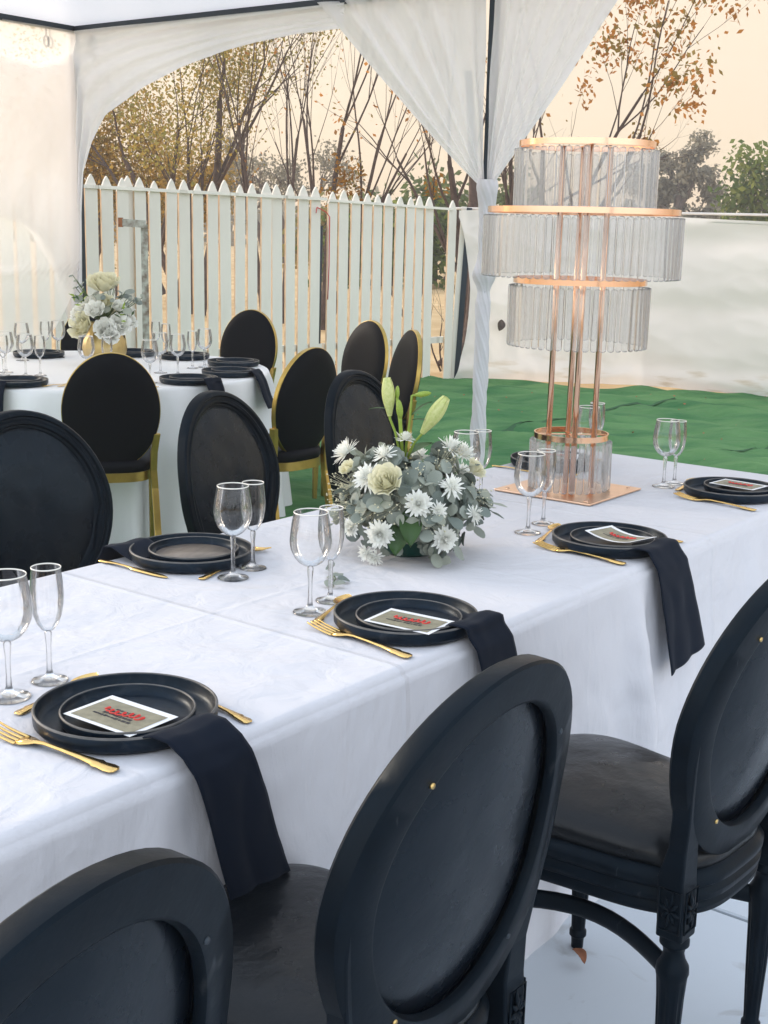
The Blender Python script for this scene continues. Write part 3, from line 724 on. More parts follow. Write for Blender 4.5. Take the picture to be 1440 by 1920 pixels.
# ------------------------------------------------------------------ gold-rimmed chairs round the round table
def make_gold_chair():
    t = link('gold_chair', None); A, B, Z0 = .205, .252, .70
    def gp(x, z, n): return Vector((x, -.16 * (z - .44) + .25 * x * x + n, z))
    prof = [(.003, -.0125), (.0, -.0105), (.0, .0105), (.003, .0125), (.007, .0125), (.008, .0), (.007, -.0125)]
    def ring(a, c):
        d, n = prof[int(round(c * len(prof))) % len(prof)]; th = 2 * PI * a; return gp((A - d) * math.cos(th), Z0 + (B - d) * math.sin(th), n)
    b = MB(); b.grid(ring, 64, len(prof), True, True); sharp(b.build('back_rim', M['gold_paint'], t), 40)
    for s, nm in ((1, 'back_cushion'), (-1, 'back_panel')):
        def fn(a, c, s=s):
            th = 2 * PI * a; k_ = (1 - c ** 6)
            return gp((A - .0025) * c * math.cos(th), Z0 + (B - .0025) * c * math.sin(th), s * (.0128 + (.024 if s > 0 else .018) * k_))
        b = MB(); b.grid(fn, 48, 14, True); b.build(nm, M['velvet'], t)
    for s in (-1, 1):
        def bar(pts, w0, w1, nm):
            vs_ = []
            for i, p_ in enumerate(pts):
                w = w0 + (w1 - w0) * i / (len(pts) - 1)
                vs_ += [Vector(p_) + Vector((dx * w, dy * w, 0)) for dx, dy in ((-1,-1),(1,-1),(1,1),(-1,1))]
            n = len(pts); fs = [(k_*4+i, k_*4+(i+1) % 4, (k_+1)*4+(i+1) % 4, (k_+1)*4+i) for k_ in range(n-1) for i in range(4)] + [(3,2,1,0), tuple(range(4*n-4, 4*n))]
            q = MB(); q.add(vs_, fs); bevel(q.build(nm, M['gold_paint'], t, False), .003, 1)
        bar([(.19 * s, -.075, 0), (.186 * s, -.03, .18), (.18 * s, 0, .36), (.175 * s, .0, .44), (.178 * s, -.008, .52), (.19 * s, -.018, .60)], .014, .015, 'rear_leg')
        bar([(.205 * s, .40, 0), (.208 * s, .395, .2), (.21 * s, .39, .43)], .011, .018, 'front_leg')
    def rail_fn(a, c):
        rp = [(.0, .395), (.0, .435), (-.03, .437), (-.03, .393)]; g_, z = rp[int(round(c * 4)) % 4]; p_ = plan(a, g_ + .004); return Vector((p_.x, p_.y - .01, z))
    b = MB(); b.grid(rail_fn, 64, 4, True, True); sharp(b.build('seat_rail', M['gold_paint'], t), 40)
    def seat_fn(a, c):
        pr = [(1.0, .435), (1.03, .45), (1.03, .47), (.98, .485), (.85, .493), (.5, .50), (0, .503)]; k_, z = pr[int(round(c * 6))]
        p_ = plan(a); c0 = Vector((0, .2, 0)); q = c0 + (p_ - c0) * k_; return Vector((q.x, q.y - .01, z))
    b = MB(); b.grid(seat_fn, 64, 7, True); b.build('seat_cushion', M['velvet'], t)
    return t
gold_proto = make_gold_chair()
GCH = [((-1.165, 5.33), None, 'black oval chair with gold legs, back to us at the front of the round table'),
       ((-.395, 5.74), None, 'gold rimmed black oval chair at the right front of the round table'),
       ((-.90, 8.10), None, 'gold rimmed black oval chair facing us behind stacked plates at the fence'),
       ((-.16, 7.40), R_(10), 'gold rimmed black oval chair turned aside, left of the side-on chair'),
       ((.06, 6.80), R_(14), 'gold rimmed chair seen side-on beside the tent pole and lilies'),
       ((-1.85, 8.02), None, 'black oval chair hidden behind the gold vase of white flowers')]
for i, (p, ex, lab) in enumerate(GCH):
    p = Vector((p[0], p[1], .02)); d = RC - p; rz = math.atan2(d.y, d.x) - PI / 2 + (ex or 0)
    place_chair(gold_proto, i == 0, p, rz, lab, 'gold rimmed chairs round the round table')

# ------------------------------------------------------------------ tableware
def lathe_mesh(name, prof, m_, n=48): b = MB(); b.lathe(prof, n); return b.mesh(name, m_)
def plate_meshes(r, h):
    body = lathe_mesh('plate_body', [(0, .007), (r*.88, .007), (r*.925, .009), (r*.955, .014), (r*.968, h-.002), (r*.972, h), (r*.99, h+.0008), (r, h-.002), (r*.995, .010), (r*.95, .002), (r*.86, .0), (0, .0)], M['plate'], 64)
    rim = lathe_mesh('plate_rim', [(r*.970, h+.0002), (r*.976, h+.0013), (r*.988, h+.0016), (r*.998, h+.0002), (r*1.001, h-.0015)], M['plate_rim'], 64)
    return body, rim
BIG = plate_meshes(.140, .028); SMALL = plate_meshes(.102, .022)
def plate(kind, p, label, cat, group):
    b_, r_ = BIG if kind == 'charger_plate' else SMALL
    o = link(kind, b_, None, p, rnd(0, 6)); tag(o, label, cat, group); link('rim', r_, o); return o
def glass_meshes(kind):
    if kind == 'wine_glass':
        bowl = [(.0045, .0935), (.014, .0965), (.024, .103), (.033, .114), (.0395, .130), (.0415, .145), (.0405, .162), (.0375, .182), (.0335, .2035)]
        foot = [(0, 0), (.0335, .0), (.0345, .0012), (.032, .0028), (.018, .0055), (.008, .010), (.0050, .018), (.0042, .035), (.0045, .065), (.0062, .084), (.0065, .090), (.0048, .0945), (0, .0950)]
        rim = .0335, .2035
    else:
        bowl = [(.004, .0855), (.011, .090), (.018, .100), (.0235, .115), (.0268, .135), (.0275, .152), (.0262, .172), (.0238, .195)]
        foot = [(0, 0), (.0300, .0), (.0310, .0012), (.028, .0028), (.016, .0055), (.007, .010), (.0048, .018), (.0042, .035), (.0045, .060), (.006, .078), (.006, .083), (.0045, .0865), (0, .087)]
        rim = .0238, .195
    r, z = rim
    rp = [(r + .0009 * math.cos(t), z + .0013 * math.sin(t)) for t in [2 * PI * i / 8 for i in range(9)]]
    return lathe_mesh(kind + '_bowl', bowl, M['glass'], 40), lathe_mesh(kind + '_stem', foot, M['stem_glass'], 28), lathe_mesh(kind + '_rim', rp, M['glass_rim'], 40)
GM = {k_: glass_meshes(k_) for k_ in ('wine_glass', 'champagne_flute')}
def glass(kind, p, label, group):
    t = thing(kind, label, 'wine glass' if kind == 'wine_glass' else 'flute', p, rnd(0, 6), group)
    for nm, me in zip(('bowl', 'stem', 'rim'), GM[kind]): link(nm, me, t)
    return t

def flat_cutlery(stations, thick=.0022, curve=None):
    """stations: (y, halfwidth, z) ; a solid strip with a shallow cross bow"""
    b = MB(); vs_ = []
    for y, w, z in stations:
        vs_ += [Vector((-w, y, z + .0006)), Vector((0, y, z + thick)), Vector((w, y, z + .0006)), Vector((w * .9, y, z - .0006)), Vector((0, y, z)), Vector((-w * .9, y, z - .0006))]
    n = len(stations); fs = [(k_*6+i, k_*6+(i+1) % 6, (k_+1)*6+(i+1) % 6, (k_+1)*6+i) for k_ in range(n-1) for i in range(6)] + [tuple(range(5,-1,-1)), tuple(range(6*n-6, 6*n))]
    b.add(vs_, fs); return b
HANDLE = [(0, .0045, .002), (.004, .0085, .002), (.012, .0098, .0022), (.024, .0080, .0025), (.030, .0095, .003), (.036, .0072, .0034), (.055, .0052, .0042), (.085, .0036, .005), (.115, .0032, .0055)]
def fork_mesh():
    b = flat_cutlery(HANDLE + [(.128, .0042, .0045), (.137, .0085, .0028), (.146, .0120, .0016), (.156, .0128, .0012)])
    for k_ in range(4):
        x = -.0108 + .0072 * k_
        q = flat_cutlery([(.154, .0026, .0012), (.170, .0022, .002), (.190, .0019, .004), (.206, .0012, .0068), (.209, .0004, .0074)], .0018); b.add([Vector((v_[0] + x, v_[1], v_[2])) for v_ in q.v], q.f)
    return b.mesh('fork', M['gold'])
def knife_mesh():
    b = flat_cutlery(HANDLE[:7] + [(.085, .0046, .004), (.105, .0055, .0032), (.112, .0095, .0022), (.14, .0098, .0018), (.18, .0095, .0018), (.20, .0080, .0018), (.215, .0040, .0018), (.219, .0008, .0018)], .0018); return b.mesh('knife', M['gold'])
def spoon_mesh():
    b = flat_cutlery(HANDLE + [(.132, .004, .0048)])
    def bowl(a, c):
        y = .132 + .064 * a; w = .0195 * math.sin(PI * min(1, .06 + .94 * a)) ** .62 * (1 - .12 * a); x = (c * 2 - 1)
        return Vector((x * w, y, .0055 + .0035 * a * a - .0062 * (1 - x * x) * math.sin(PI * a) ** .7))
    b.grid(bowl, 16, 11)
    return b.mesh('spoon', M['gold'])
CUT = {'fork': fork_mesh(), 'knife': knife_mesh(), 'spoon': spoon_mesh()}
def cutlery(kind, a, c, label, group, z=TZ + .0015, tilt=0.0):
    """handle end a, tip c in table coordinates"""
    A, C_ = T(*a), T(*c); d = C_ - A
    o = link(kind, CUT[kind], None, (A.x, A.y, z), math.atan2(d.y, d.x) - PI / 2)
    if kind == 'fork': k_ = d.length / .209; o.scale = (1.3, k_, 1.4)
    o.rotation_euler.x = tilt
    return tag(o, label, kind, group)
def menu_card(cu, cv, rot, z, label, w=.098, l=.142, bend=0.0, tilt=0.0):
    def surf(x, y, dz): return Vector((x, y, dz + bend * (y / l * 2) ** 2))
    o = None
    def sheet(nm, x0, x1, y0, y1, dz, m_, par, th=0):
        b = MB(); b.grid(lambda a, c: surf(x0 + (x1 - x0) * a, y0 + (y1 - y0) * c, dz), 2, 9)
        return b.build(nm, m_, par, False)
    p = T(cu, cv, z)
    o = sheet('menu_card', -w/2, w/2, -l/2, l/2, 0, M['white_card'], None); o.location = p; o.rotation_euler = (tilt, 0, rot)
    so = o.modifiers.new('thick', 'SOLIDIFY'); so.thickness = .0006; so.offset = -1
    tag(o, label, 'menu card', 'printed menu cards')
    sheet('print', -w/2 + .007, w/2 - .013, -l/2 + .008, l/2 - .008, .0005, M['khaki'], o)
    random.seed(5)
    b = MB()                                     # blurred black lettering
    for r0 in range(4):
        x = -.016 + .009 * r0
        y = -.036 + .006 * r0
        while y < .034 - .004 * r0:
            ln = rnd(.004, .009); hgt = rnd(.0035, .0065)
            b.grid(lambda a, c, x=x, y=y, ln=ln, hgt=hgt: surf(x + hgt * (a - .5), y + ln * c, .0009), 2, 2); y += ln + rnd(.0006, .002)
    b.build('black_lettering', M['black_ink'], o)
    b = MB(); pts = []                           # red flowing script laid over it
    for i in range(90):
        f = i / 89; pts.append(surf(.004 + .0085 * math.sin(f * 42) * (1 - .4 * f) + .004 * math.sin(f * 7), -.040 + .078 * f + .0045 * math.cos(f * 42), .0014))
    b.tube(pts, .0014, 6, True, .35, up=(0, 0, 1)); b.build('red_script', M['red_ink'], o)
    return o
def napkin(name_lab, cu, cv, w, end_z, skew, seed, half=1, rim_z=.785, edge_v=None, ctr=None, flare=1.0):
    """folded napkin: starts in the charger, over its rim and the table edge, hangs"""
    ev = edge_v if edge_v is not None else V1
    sgn = 1 if half > 0 else -1
    path = [(cv + sgn * .045, rim_z - .021), (cv + sgn * .085, rim_z - .010), (cv + sgn * .118, rim_z + .002), (cv + sgn * .146, rim_z - .001), (ev + sgn * .012, TZ + .012), (ev + sgn * .028, TZ - .012), (ev + sgn * .034, TZ - .05), (ev + sgn * .042, (TZ + end_z) / 2), (ev + sgn * .058, end_z)]
    d = [0]
    for (a, b_), (c, e_) in zip(path, path[1:]): d.append(d[-1] + math.hypot(c - a, e_ - b_))
    def at(f):
        x = f * d[-1]; return interp(list(zip(d, [p_[0] for p_ in path])), x), interp(list(zip(d, [p_[1] for p_ in path])), x)
    def fn(a, c):
        vv, zz = at(a); f2 = max(0, (a - .35) / .65)
        uu = cu + (c - .5) * w * (1 + (flare - 1) * a) + skew * a + .004 * N3(a * 4, seed)
        nn = .007 * math.sin(c * 7 + seed + a * 2) * f2 + .004 * N3(c * 3, a * 5, seed)
        hem = .012 * (c - .5) * (a > .97)
        return T(uu, vv + sgn * (abs(nn) + .001), zz + .0015 * math.sin(c * 9) * (1 - f2) + hem * 0 + (c - .5) * .03 * f2 * (1 if seed % 2 else -.6))
    b = MB(); b.grid(fn, 60, 18); o = b.build('napkin', M['navy_cloth'])
    so = o.modifiers.new('thick', 'SOLIDIFY'); so.thickness = .0022; so.offset = 1
    return tag(o, name_lab, 'napkin', 'black napkins')

SET = [  # plate (u,v), small plate (u,v), side, words
    ((1.225, -1.418), (1.213, -1.400), 1, 'nearest the camera at lower left'),
    ((1.90, -1.385), (1.882, -1.365), 1, 'just in front of the flower arrangement'),
    ((2.747, -1.392), (2.728, -1.375), 1, 'in front of the gold crystal stand'),
    ((3.555, -1.413), (3.575, -1.40), 1, 'at the far right end of the long table'),
    ((1.97, -2.045), (1.967, -2.035), -1, 'across the table left of the flowers'),
    ((3.60, -2.045), (3.62, -2.05), -1, 'half hidden behind the gold crystal stand'),
]
for i, (pc, ps, sd_, wh) in enumerate(SET):
    plate('charger_plate', T(*pc, TZ + .001), 'large black charger plate with raised rim ' + wh, 'charger plate', 'charger plates on the long table')
    plate('dinner_plate', T(*ps, TZ + .0095), 'small black plate in the charger ' + wh, 'plate', 'dinner plates on the long table')
    u_, v_ = pc
    if i < 4:
        fk = [((1.090, -1.285), (1.068, -1.540)), ((1.748, -1.262), (1.775, -1.515)), ((2.603, -1.275), (2.622, -1.525)), ((3.388, -1.273), (3.425, -1.53))][i]
        cutlery('fork', *fk, 'ornate gold fork by the plates ' + wh, 'gold forks')
        kn = [((1.340, -1.268), (1.375, -1.485)), ((2.036, -1.254), (2.055, -1.47)), ((2.90, -1.268), (2.905, -1.485)), ((3.71, -1.275), (3.715, -1.49))][i]
        cutlery('knife', *kn, 'gold knife right of the black plates ' + wh, 'gold knives')
        sp = [((1.130, -1.562), (1.372, -1.612)), ((1.783, -1.518), (2.035, -1.605)), ((2.652, -1.536), (2.925, -1.612)), ((3.50, -1.56), (3.795, -1.606))][i]
        cutlery('spoon', *sp, 'gold spoon lying behind the black plates ' + wh, 'gold spoons')
    else:
        cutlery('knife', (u_ - .15, v_ - .14), (u_ - .148, v_ + .09), 'gold knife beside the black plates ' + wh, 'gold knives')
        cutlery('spoon', (u_ - .11, v_ + .14), (u_ + .175, v_ + .085), 'gold spoon beside the black plates ' + wh, 'gold spoons')
        cutlery('fork', (u_ + .16, v_ - .13), (u_ + .155, v_ + .09), 'gold fork beside the black plates ' + wh, 'gold forks')
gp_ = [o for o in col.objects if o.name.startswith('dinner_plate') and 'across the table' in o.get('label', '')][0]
link('reflection_disc', lathe_mesh('reflection_disc', [(0, .0086), (.086, .0086), (.0865, .0076)], mat('taupe_reflection', (.20, .165, .135, 1), rough=.35, var=.25, vscale=14, stretch=(1, 4, 1)), 48), gp_)  # taupe disc: pale sky reflection painted onto the middle of this plate
menu_card(1.188, -1.388, ANG_U + R_(2), TZ + .030, 'menu card with red script on the plate nearest the camera')
menu_card(1.85, -1.340, ANG_U + R_(5), TZ + .031, 'menu card with red script on the plate in front of the flowers')
menu_card(2.725, -1.352, ANG_U - R_(14), TZ + .0325, 'curled menu card on the plate in front of the gold stand', bend=.010)
menu_card(3.585, -1.405, ANG_U - R_(6), TZ + .031, 'menu card on the plate at the far right end')
menu_card(3.63, -2.05, ANG_U + R_(25), TZ + .031, 'menu card on the plate hidden behind the gold stand')
napkin('black napkin hanging over the edge from the plate nearest the camera', 1.195, -1.405, .118, .520, .085, 1, rim_z=TZ + .031)
napkin('black napkin hanging over the edge in front of the flower arrangement', 1.915, -1.38, .125, .50, .10, 2, rim_z=TZ + .031)
napkin('black napkin hanging over the edge before the gold crystal stand', 2.70, -1.387, .14, .495, .085, 3, rim_z=TZ + .031, flare=1.35)
napkin('black napkin on the far side across from the flowers', 1.90, -2.05, .11, .52, -.02, 4, -1, rim_z=TZ + .031, edge_v=V0)
GL = [((1.172, -1.637), (1.262, -1.650), 'nearest the camera at lower left'), ((1.842, -1.579), (1.930, -1.60), 'just left of the flower arrangement in front'),
      ((1.921, -1.867), (2.008, -1.89), 'before the far chairs left of the flowers'), ((2.727, -1.612), (2.842, -1.635), 'in front of the gold crystal stand'),
      ((3.535, -1.622), (3.602, -1.618), 'standing alone against the green carpet at right'), ((2.90, -1.925), (3.00, -1.935), 'just right of the flower arrangement'),
      ((3.62, -1.935), (3.78, -1.99), 'behind the stems of the gold stand')]
for w_, f_, wh in GL:
    glass('wine_glass', T(*w_, TZ + .001), 'clear stemmed wine glass ' + wh, 'wine glasses on the long table')
    glass('champagne_flute', T(*f_, TZ + .001), 'clear champagne flute ' + wh, 'flutes on the long table')
def scrap(p, pts, label):
    b = MB(); b.tube([Vector((x, y, .001 + .001 * math.sin(x * 300))) for x, y in pts], .0022, 6, True, .5, up=(0, 0, 1)); o = b.build('ribbon_scrap', M['white_card'], None, True, p); o.rotation_euler.z = ANG_U
    tag(o, label, 'ribbon')
RB = [(-.012, -.02), (-.004, -.016), (0, -.006), (-.006, .002), (0, .010), (.006, .012), (.004, .018), (-.006, .019), (-.008, .014)]
scrap(T(1.795, -1.40, TZ + .010), RB, 'tiny white ribbon scrap on the charger before the flowers')
scrap(T(2.655, -1.44, TZ + .010), RB, 'tiny white ribbon scrap on the charger before the gold stand')

# ------------------------------------------------------------------ tiered crystal stand
def crystal_material():
    m_ = bpy.data.materials.new('acrylic_crystal'); m_.use_nodes = True; t = m_.node_tree; t.nodes.clear()
    out = t.nodes.new('ShaderNodeOutputMaterial')
    tp = t.nodes.new('ShaderNodeBsdfTransparent'); tp.inputs[0].default_value = (1, 1, 1, 1)
    df = t.nodes.new('ShaderNodeBsdfDiffuse'); df.inputs[0].default_value = (.97, .96, .94, 1)
    tl = t.nodes.new('ShaderNodeBsdfTranslucent'); tl.inputs[0].default_value = (.98, .97, .95, 1)
    gs = t.nodes.new('ShaderNodeBsdfGlossy'); gs.inputs['Roughness'].default_value = .12
    a = t.nodes.new('ShaderNodeMixShader'); a.inputs[0].default_value = .6
    t.links.new(df.outputs[0], a.inputs[1]); t.links.new(tl.outputs[0], a.inputs[2])
    b = t.nodes.new('ShaderNodeMixShader'); b.inputs[0].default_value = .24
    t.links.new(tp.outputs[0], b.inputs[1]); t.links.new(a.outputs[0], b.inputs[2])
    fr = t.nodes.new('ShaderNodeFresnel'); fr.inputs[0].default_value = 1.22
    c = t.nodes.new('ShaderNodeMixShader'); t.links.new(fr.outputs[0], c.inputs[0]); t.links.new(b.outputs[0], c.inputs[1]); t.links.new(gs.outputs[0], c.inputs[2])
    t.links.new(c.outputs[0], out.inputs[0]); return m_
M['crystal'] = crystal_material()
CP = Vector((.545, 3.70, TZ))
st = thing('crystal_stand', 'tall rose gold stand with four tiers of hanging acrylic crystals', 'centerpiece', CP, ANG_U)
b = MB(); b.box((0, 0, .005), (.318, .318, .006)); bevel(b.build('base_plate', M['rose_plate'], st, False), .002, 2)
for x, y in ((-.13, -.13), (.13, .13), (.13, -.13), (-.13, .13)):
    b = MB(); b.lathe([(0, .0105), (.005, .0105), (.006, .008)], 10, (x, y, 0)); b.build('rivet', M['rose_gold'], st)
LEAN = Matrix.Identity(3)
for x, y in ((-.053, -.040), (.040, -.053), (-.040, .053), (.053, .040)):
    b = MB(); b.tube([(x, y, .012), (x, y, .985)], .0085, 14); b.build('stem', M['rose_gold'], st)
def crystal_mesh(w, l):
    b = MB(); t_ = .0055; pr = []
    for i in range(7): a_ = PI * i / 6; pr.append((w/2 * math.cos(a_), l/2 - w*.35 + w*.35 * math.sin(a_)))
    for i in range(7): a_ = PI + PI * i / 6; pr.append((w/2 * math.cos(a_), -l/2 + w*.35 + w*.35 * math.sin(a_)))
    n = len(pr)
    b.add([Vector((x, -t_/2, z)) for x, z in pr] + [Vector((x * .72, -t_, z * .985)) for x, z in pr] + [Vector((x, t_/2, z)) for x, z in pr] + [Vector((x * .72, t_, z * .985)) for x, z in pr], [])
    for i in range(n):
        j = (i + 1) % n
        b.f += [(i, j, n + j, n + i), (2*n + j, 2*n + i, 3*n + i, 3*n + j), (j, i, 2*n + i, 2*n + j)]; b.mi += [0, 0, 0]
    b.f += [tuple(range(n, 2*n)), tuple(range(4*n - 1, 3*n - 1, -1))]; b.mi += [0, 0]
    return b.mesh('crystal', M['crystal'], False)
def tier(r, z, l, n, w, tilt=0.0, spokes=True):
    b = MB(); b.lathe([(r - .003, z), (r + .001, z), (r + .001, z + .016), (r - .003, z + .016), (r - .003, z)], 72); sharp(b.build('ring', M['rose_gold'], st), 30)
    if spokes:
        for k_ in range(2):
            b = MB(); a_ = k_ * PI / 2 + R_(40); d = Vector((math.cos(a_), math.sin(a_), 0)); b.box((0, 0, z + .006 + .004 * k_), (2 * r - .008, .012, .003), Matrix.Rotation(a_, 3, 'Z')); b.build('crossbar', M['rose_gold'], st, False)
    me = crystal_mesh(w, l)
    for i in range(n):
        a_ = 2 * PI * i / n; rr = r + .007 + rnd(-.001, .001)
        o = link('crystal', me, st, (rr * math.cos(a_), rr * math.sin(a_), z - .006 - l / 2))
        o.rotation_euler = (tilt + rnd(-.02, .02), rnd(-.012, .012), a_ + PI / 2 + rnd(-.12, .12))
tier(.189, .981, .165, 50, .0195); tier(.270, .800, .170, 72, .0195); tier(.189, .606, .172, 50, .0195); tier(.108, .160, .142, 32, .0175)
b = MB(); b.tube([CP.xyz - CP.xyz + Vector((.18, -.075, .975)), Vector((.16, -.10, .83))], .003, 5)

# ------------------------------------------------------------------ flower arrangement on the long table
M['euc'] = [mat('eucalyptus_leaf_%s' % n_, c_, rough=.6, spec=.35, var=.18, vscale=30, trans=.12) for n_, c_ in (('grey', (.28, .31, .265, 1)), ('dusty', (.36, .385, .315, 1)), ('deep', (.18, .215, .19, 1)))]
M['green_leaf'] = mat('green_leaf', (.045, .10, .025, 1), rough=.45, spec=.5, var=.3, vscale=15, trans=.15)
M['lime'] = mat('lime_green_bud', (.30, .42, .06, 1), rough=.5, var=.2, vscale=20, trans=.15)
M['petal'] = mat('white_petal', (.93, .93, .87, 1), rough=.7, spec=.2, var=.04, vscale=40, trans=.2)
M['cream'] = mat('cream_petal', (.83, .80, .60, 1), rough=.65, spec=.2, var=.06, vscale=30, trans=.25)
M['lily'] = mat('pale_lily_bud', (.72, .74, .36, 1), rough=.5, spec=.3, base2=(.52, .60, .20, 1), vscale=14, trans=.2)
M['pot'] = mat('dark_green_pot', (.008, .07, .055, 1), rough=.35)
M['stalk'] = mat('green_stalk', (.09, .14, .05, 1), rough=.6, var=.3, vscale=20)

def orient(o, d, roll=0.0):
    q = Vector(d).normalized().to_track_quat('Z', 'Y'); o.rotation_euler = (q @ Matrix.Rotation(roll, 3, 'Z').to_quaternion()).to_euler()
def round_leaf_mesh(seed):
    b = MB(); random.seed(seed); cup = rnd(-.25, .25); L = rnd(1.0, 1.25)
    def fn(a, c):
        th = 2 * PI * a; x = c * math.cos(th); y = c * math.sin(th) * L; return Vector((x, y + L * .9, .22 * cup * x * x * 4 + .12 * math.sin(y * 2 + seed) - .06 * abs(x)))
    b.grid(fn, 12, 4, True)
    b.tube([Vector((0, -.35, -.03)), Vector((0, .05, 0))], .05, 4)
    return b.mesh('leaf', M['euc'][seed % 3])
LEAFM = [round_leaf_mesh(i) for i in range(9)]
def mum_mesh(seed, spiky, n=84, mt='petal'):
    random.seed(seed); b = MB()
    for i in range(n):
        lay = i / n; el = (.12 + 1.25 * lay ** 1.3) + rnd(-.12, .12); az = i * 2.39996 + rnd(-.12, .12)
        ln = (1.0 - .50 * lay) * rnd(.82, 1.12); w = (.070 if spiky else .105) * rnd(.8, 1.2)
        dr = Vector((math.cos(az) * math.cos(el), math.sin(az) * math.cos(el), math.sin(el))); sd2 = Vector((-math.sin(az), math.cos(az), 0)); nr = dr.cross(sd2)
        cu = rnd(.10, .30) * (1 if lay > .3 else -1)
        o_ = len(b.v); vs_ = []
        for k_, (f, ww) in enumerate(((.05, .35), (.4, .9), (.75, 1.0), (.95, .55), (1.02, .12))):
            c = dr * ln * f + Vector((0, 0, 1)) * cu * f * f * .6
            vs_ += [c - sd2 * w * ww + nr * -.03, c + nr * .03 * -1.5, c + sd2 * w * ww + nr * -.03]
        b.add(vs_, [(k_*3+i_, k_*3+i_+1, k_*3+i_+4, k_*3+i_+3) for k_ in range(4) for i_ in range(2)])
    b.lathe([(0, .0), (.2, .02), (.24, .12), (.15, .22), (0, .26)], 10)
    return b.mesh('chrysanthemum', M[mt])
MUMS = [mum_mesh(1, True), mum_mesh(2, False), mum_mesh(3, True, 60), mum_mesh(4, False, 96)]
def rose_mesh(seed, mt, layers=6):
    random.seed(seed); b = MB()
    for l_ in range(layers):
        n = 3 + l_; f0 = l_ / (layers - 1); rad = .20 + .70 * f0; op = .02 + .42 * f0 ** 2; ht = 1.05 - .22 * f0
        for k_ in range(n):
            az = 2 * PI * (k_ + .5 * l_) / n + rnd(-.15, .15); wd = 2 * PI / n * .78
            def fn(a, c, az=az, wd=wd, rad=rad, op=op, ht=ht, l_=l_):
                th = az + (a - .5) * wd * 1.25; e_ = 1 - .35 * abs(a * 2 - 1) ** 2.2
                z = ht * c * e_; r = rad * (.35 + .65 * c ** .55) + op * .42 * c ** 3 - .10 * (c > .5) * (1 - op) * (c - .5)
                r += .03 * math.sin(a * 9 + l_) * c
                if c > .85: z -= .05 * op
                return Vector((r * math.cos(th), r * math.sin(th), z - .15))
            b.grid(fn, 7, 7)
    return b.mesh('rose', M[mt])
ROSES = [rose_mesh(1, 'cream'), rose_mesh(2, 'petal'), rose_mesh(3, 'petal', 7), rose_mesh(4, 'cream', 5)]

FC = Vector((.06, 2.93, TZ + .001))
fa = thing('flower_arrangement', 'round arrangement of eucalyptus, white chrysanthemums, a rose and lily buds', 'flowers', FC)
b = MB(); b.lathe([(0, 0), (.058, 0), (.064, .01), (.078, .085), (.080, .095), (.075, .095), (.070, .07), (0, .06)], 40); b.build('pot', M['pot'], fa)
b = MB(); b.lathe([(0, .06), (.085, .07), (.10, .10), (.085, .15), (.04, .18), (0, .185)], 20); b.build('foam', mat('wet_green_foam', (.01, .035, .02, 1), rough=.9), fa)
random.seed(21)
EC, EA = Vector((0, 0, .115)), Vector((.178, .178, .150))
ns = 0
stems = MB()
while ns < 33:                                   # eucalyptus sprays: a stem with paired round leaves
    az = rnd(0, 2 * PI) if ns % 3 == 0 else rnd(-PI, 0); el = rnd(-.75, .15) if ns % 2 else rnd(-.1, 1.15)
    d = Vector((math.cos(az) * math.cos(el), math.sin(az) * math.cos(el), math.sin(el)))
    tip = EC + Vector((d.x * EA.x, d.y * EA.y, d.z * EA.z)) * rnd(.86, 1.10)
    if tip.z < .012: tip.z = rnd(.012, .03)
    base = Vector((d.x * .05, d.y * .05, .12)); mid = base.lerp(tip, .55) + Vector((0, 0, .03))
    pts = [base * (1-f)**2 + mid * 2*f*(1-f) + tip * f*f for f in [k_ / 6 for k_ in range(7)]]
    stems.tube(pts, [.0018 - .0002 * k_ for k_ in range(7)], 5)
    for k_ in range(2, 7):
        if ns + k_ > 200: break
        for s in (-1, 1) if k_ < 6 else (0,):
            p_ = pts[k_]; t_ = (pts[k_] - pts[k_-1]).normalized(); side = t_.cross(Vector((0, 0, 1)) if abs(t_.z) < .9 else Vector((1, 0, 0))).normalized()
            rr_ = Matrix.Rotation(rnd(-1.3, 1.3), 3, t_) @ side
            yd = (t_ * .5 + rr_ * s * .9).normalized() if s else t_
            outn = (p_ - Vector((0, 0, .05))).normalized() + Vector((rnd(-.5, .5), rnd(-.5, .5), rnd(-.2, .6)))
            zn = (outn - yd * outn.dot(yd)).normalized(); xn = yd.cross(zn)
            sz = rnd(.0155, .0240) * (1.12 - .06 * k_)
            o = link('leaf', random.choice(LEAFM), fa); o.matrix_local = Matrix.Translation(p_) @ Matrix((xn, yd, zn)).transposed().to_4x4() @ Matrix.Scale(sz, 4)
            if o.location.z < .012: o.location.z = .012
    ns += 1
stems.build('stalks', M['stalk'], fa)
fill = [MB(), MB(), MB()]                        # the small leaves packed between the sprays
for k_ in range(420):
    az = rnd(-PI, 0) if k_ % 4 else rnd(0, PI); el = rnd(-.8, 1.2); d = Vector((math.cos(az) * math.cos(el), math.sin(az) * math.cos(el), math.sin(el)))
    p_ = EC + Vector((d.x * EA.x, d.y * EA.y, d.z * EA.z)) * rnd(.62, .96); p_.z = max(p_.z, .016)
    zn = (d + Vector((rnd(-.6, .6), rnd(-.6, .6), rnd(-.3, .7)))).normalized(); xn = zn.orthogonal().normalized(); xn = Matrix.Rotation(rnd(0, 6), 3, zn) @ xn; yn = zn.cross(xn); r_ = rnd(.010, .018)
    fill[k_ % 3].add([p_ + (xn * math.cos(t) + yn * math.sin(t) * 1.15) * r_ + zn * .12 * r_ * math.cos(2 * t) for t in [2 * PI * i_ / 9 for i_ in range(9)]], [tuple(range(9))])
for k_ in range(3): o = fill[k_].build('small_leaves', M['euc'][k_], fa, False); o['kind'] = 'stuff'
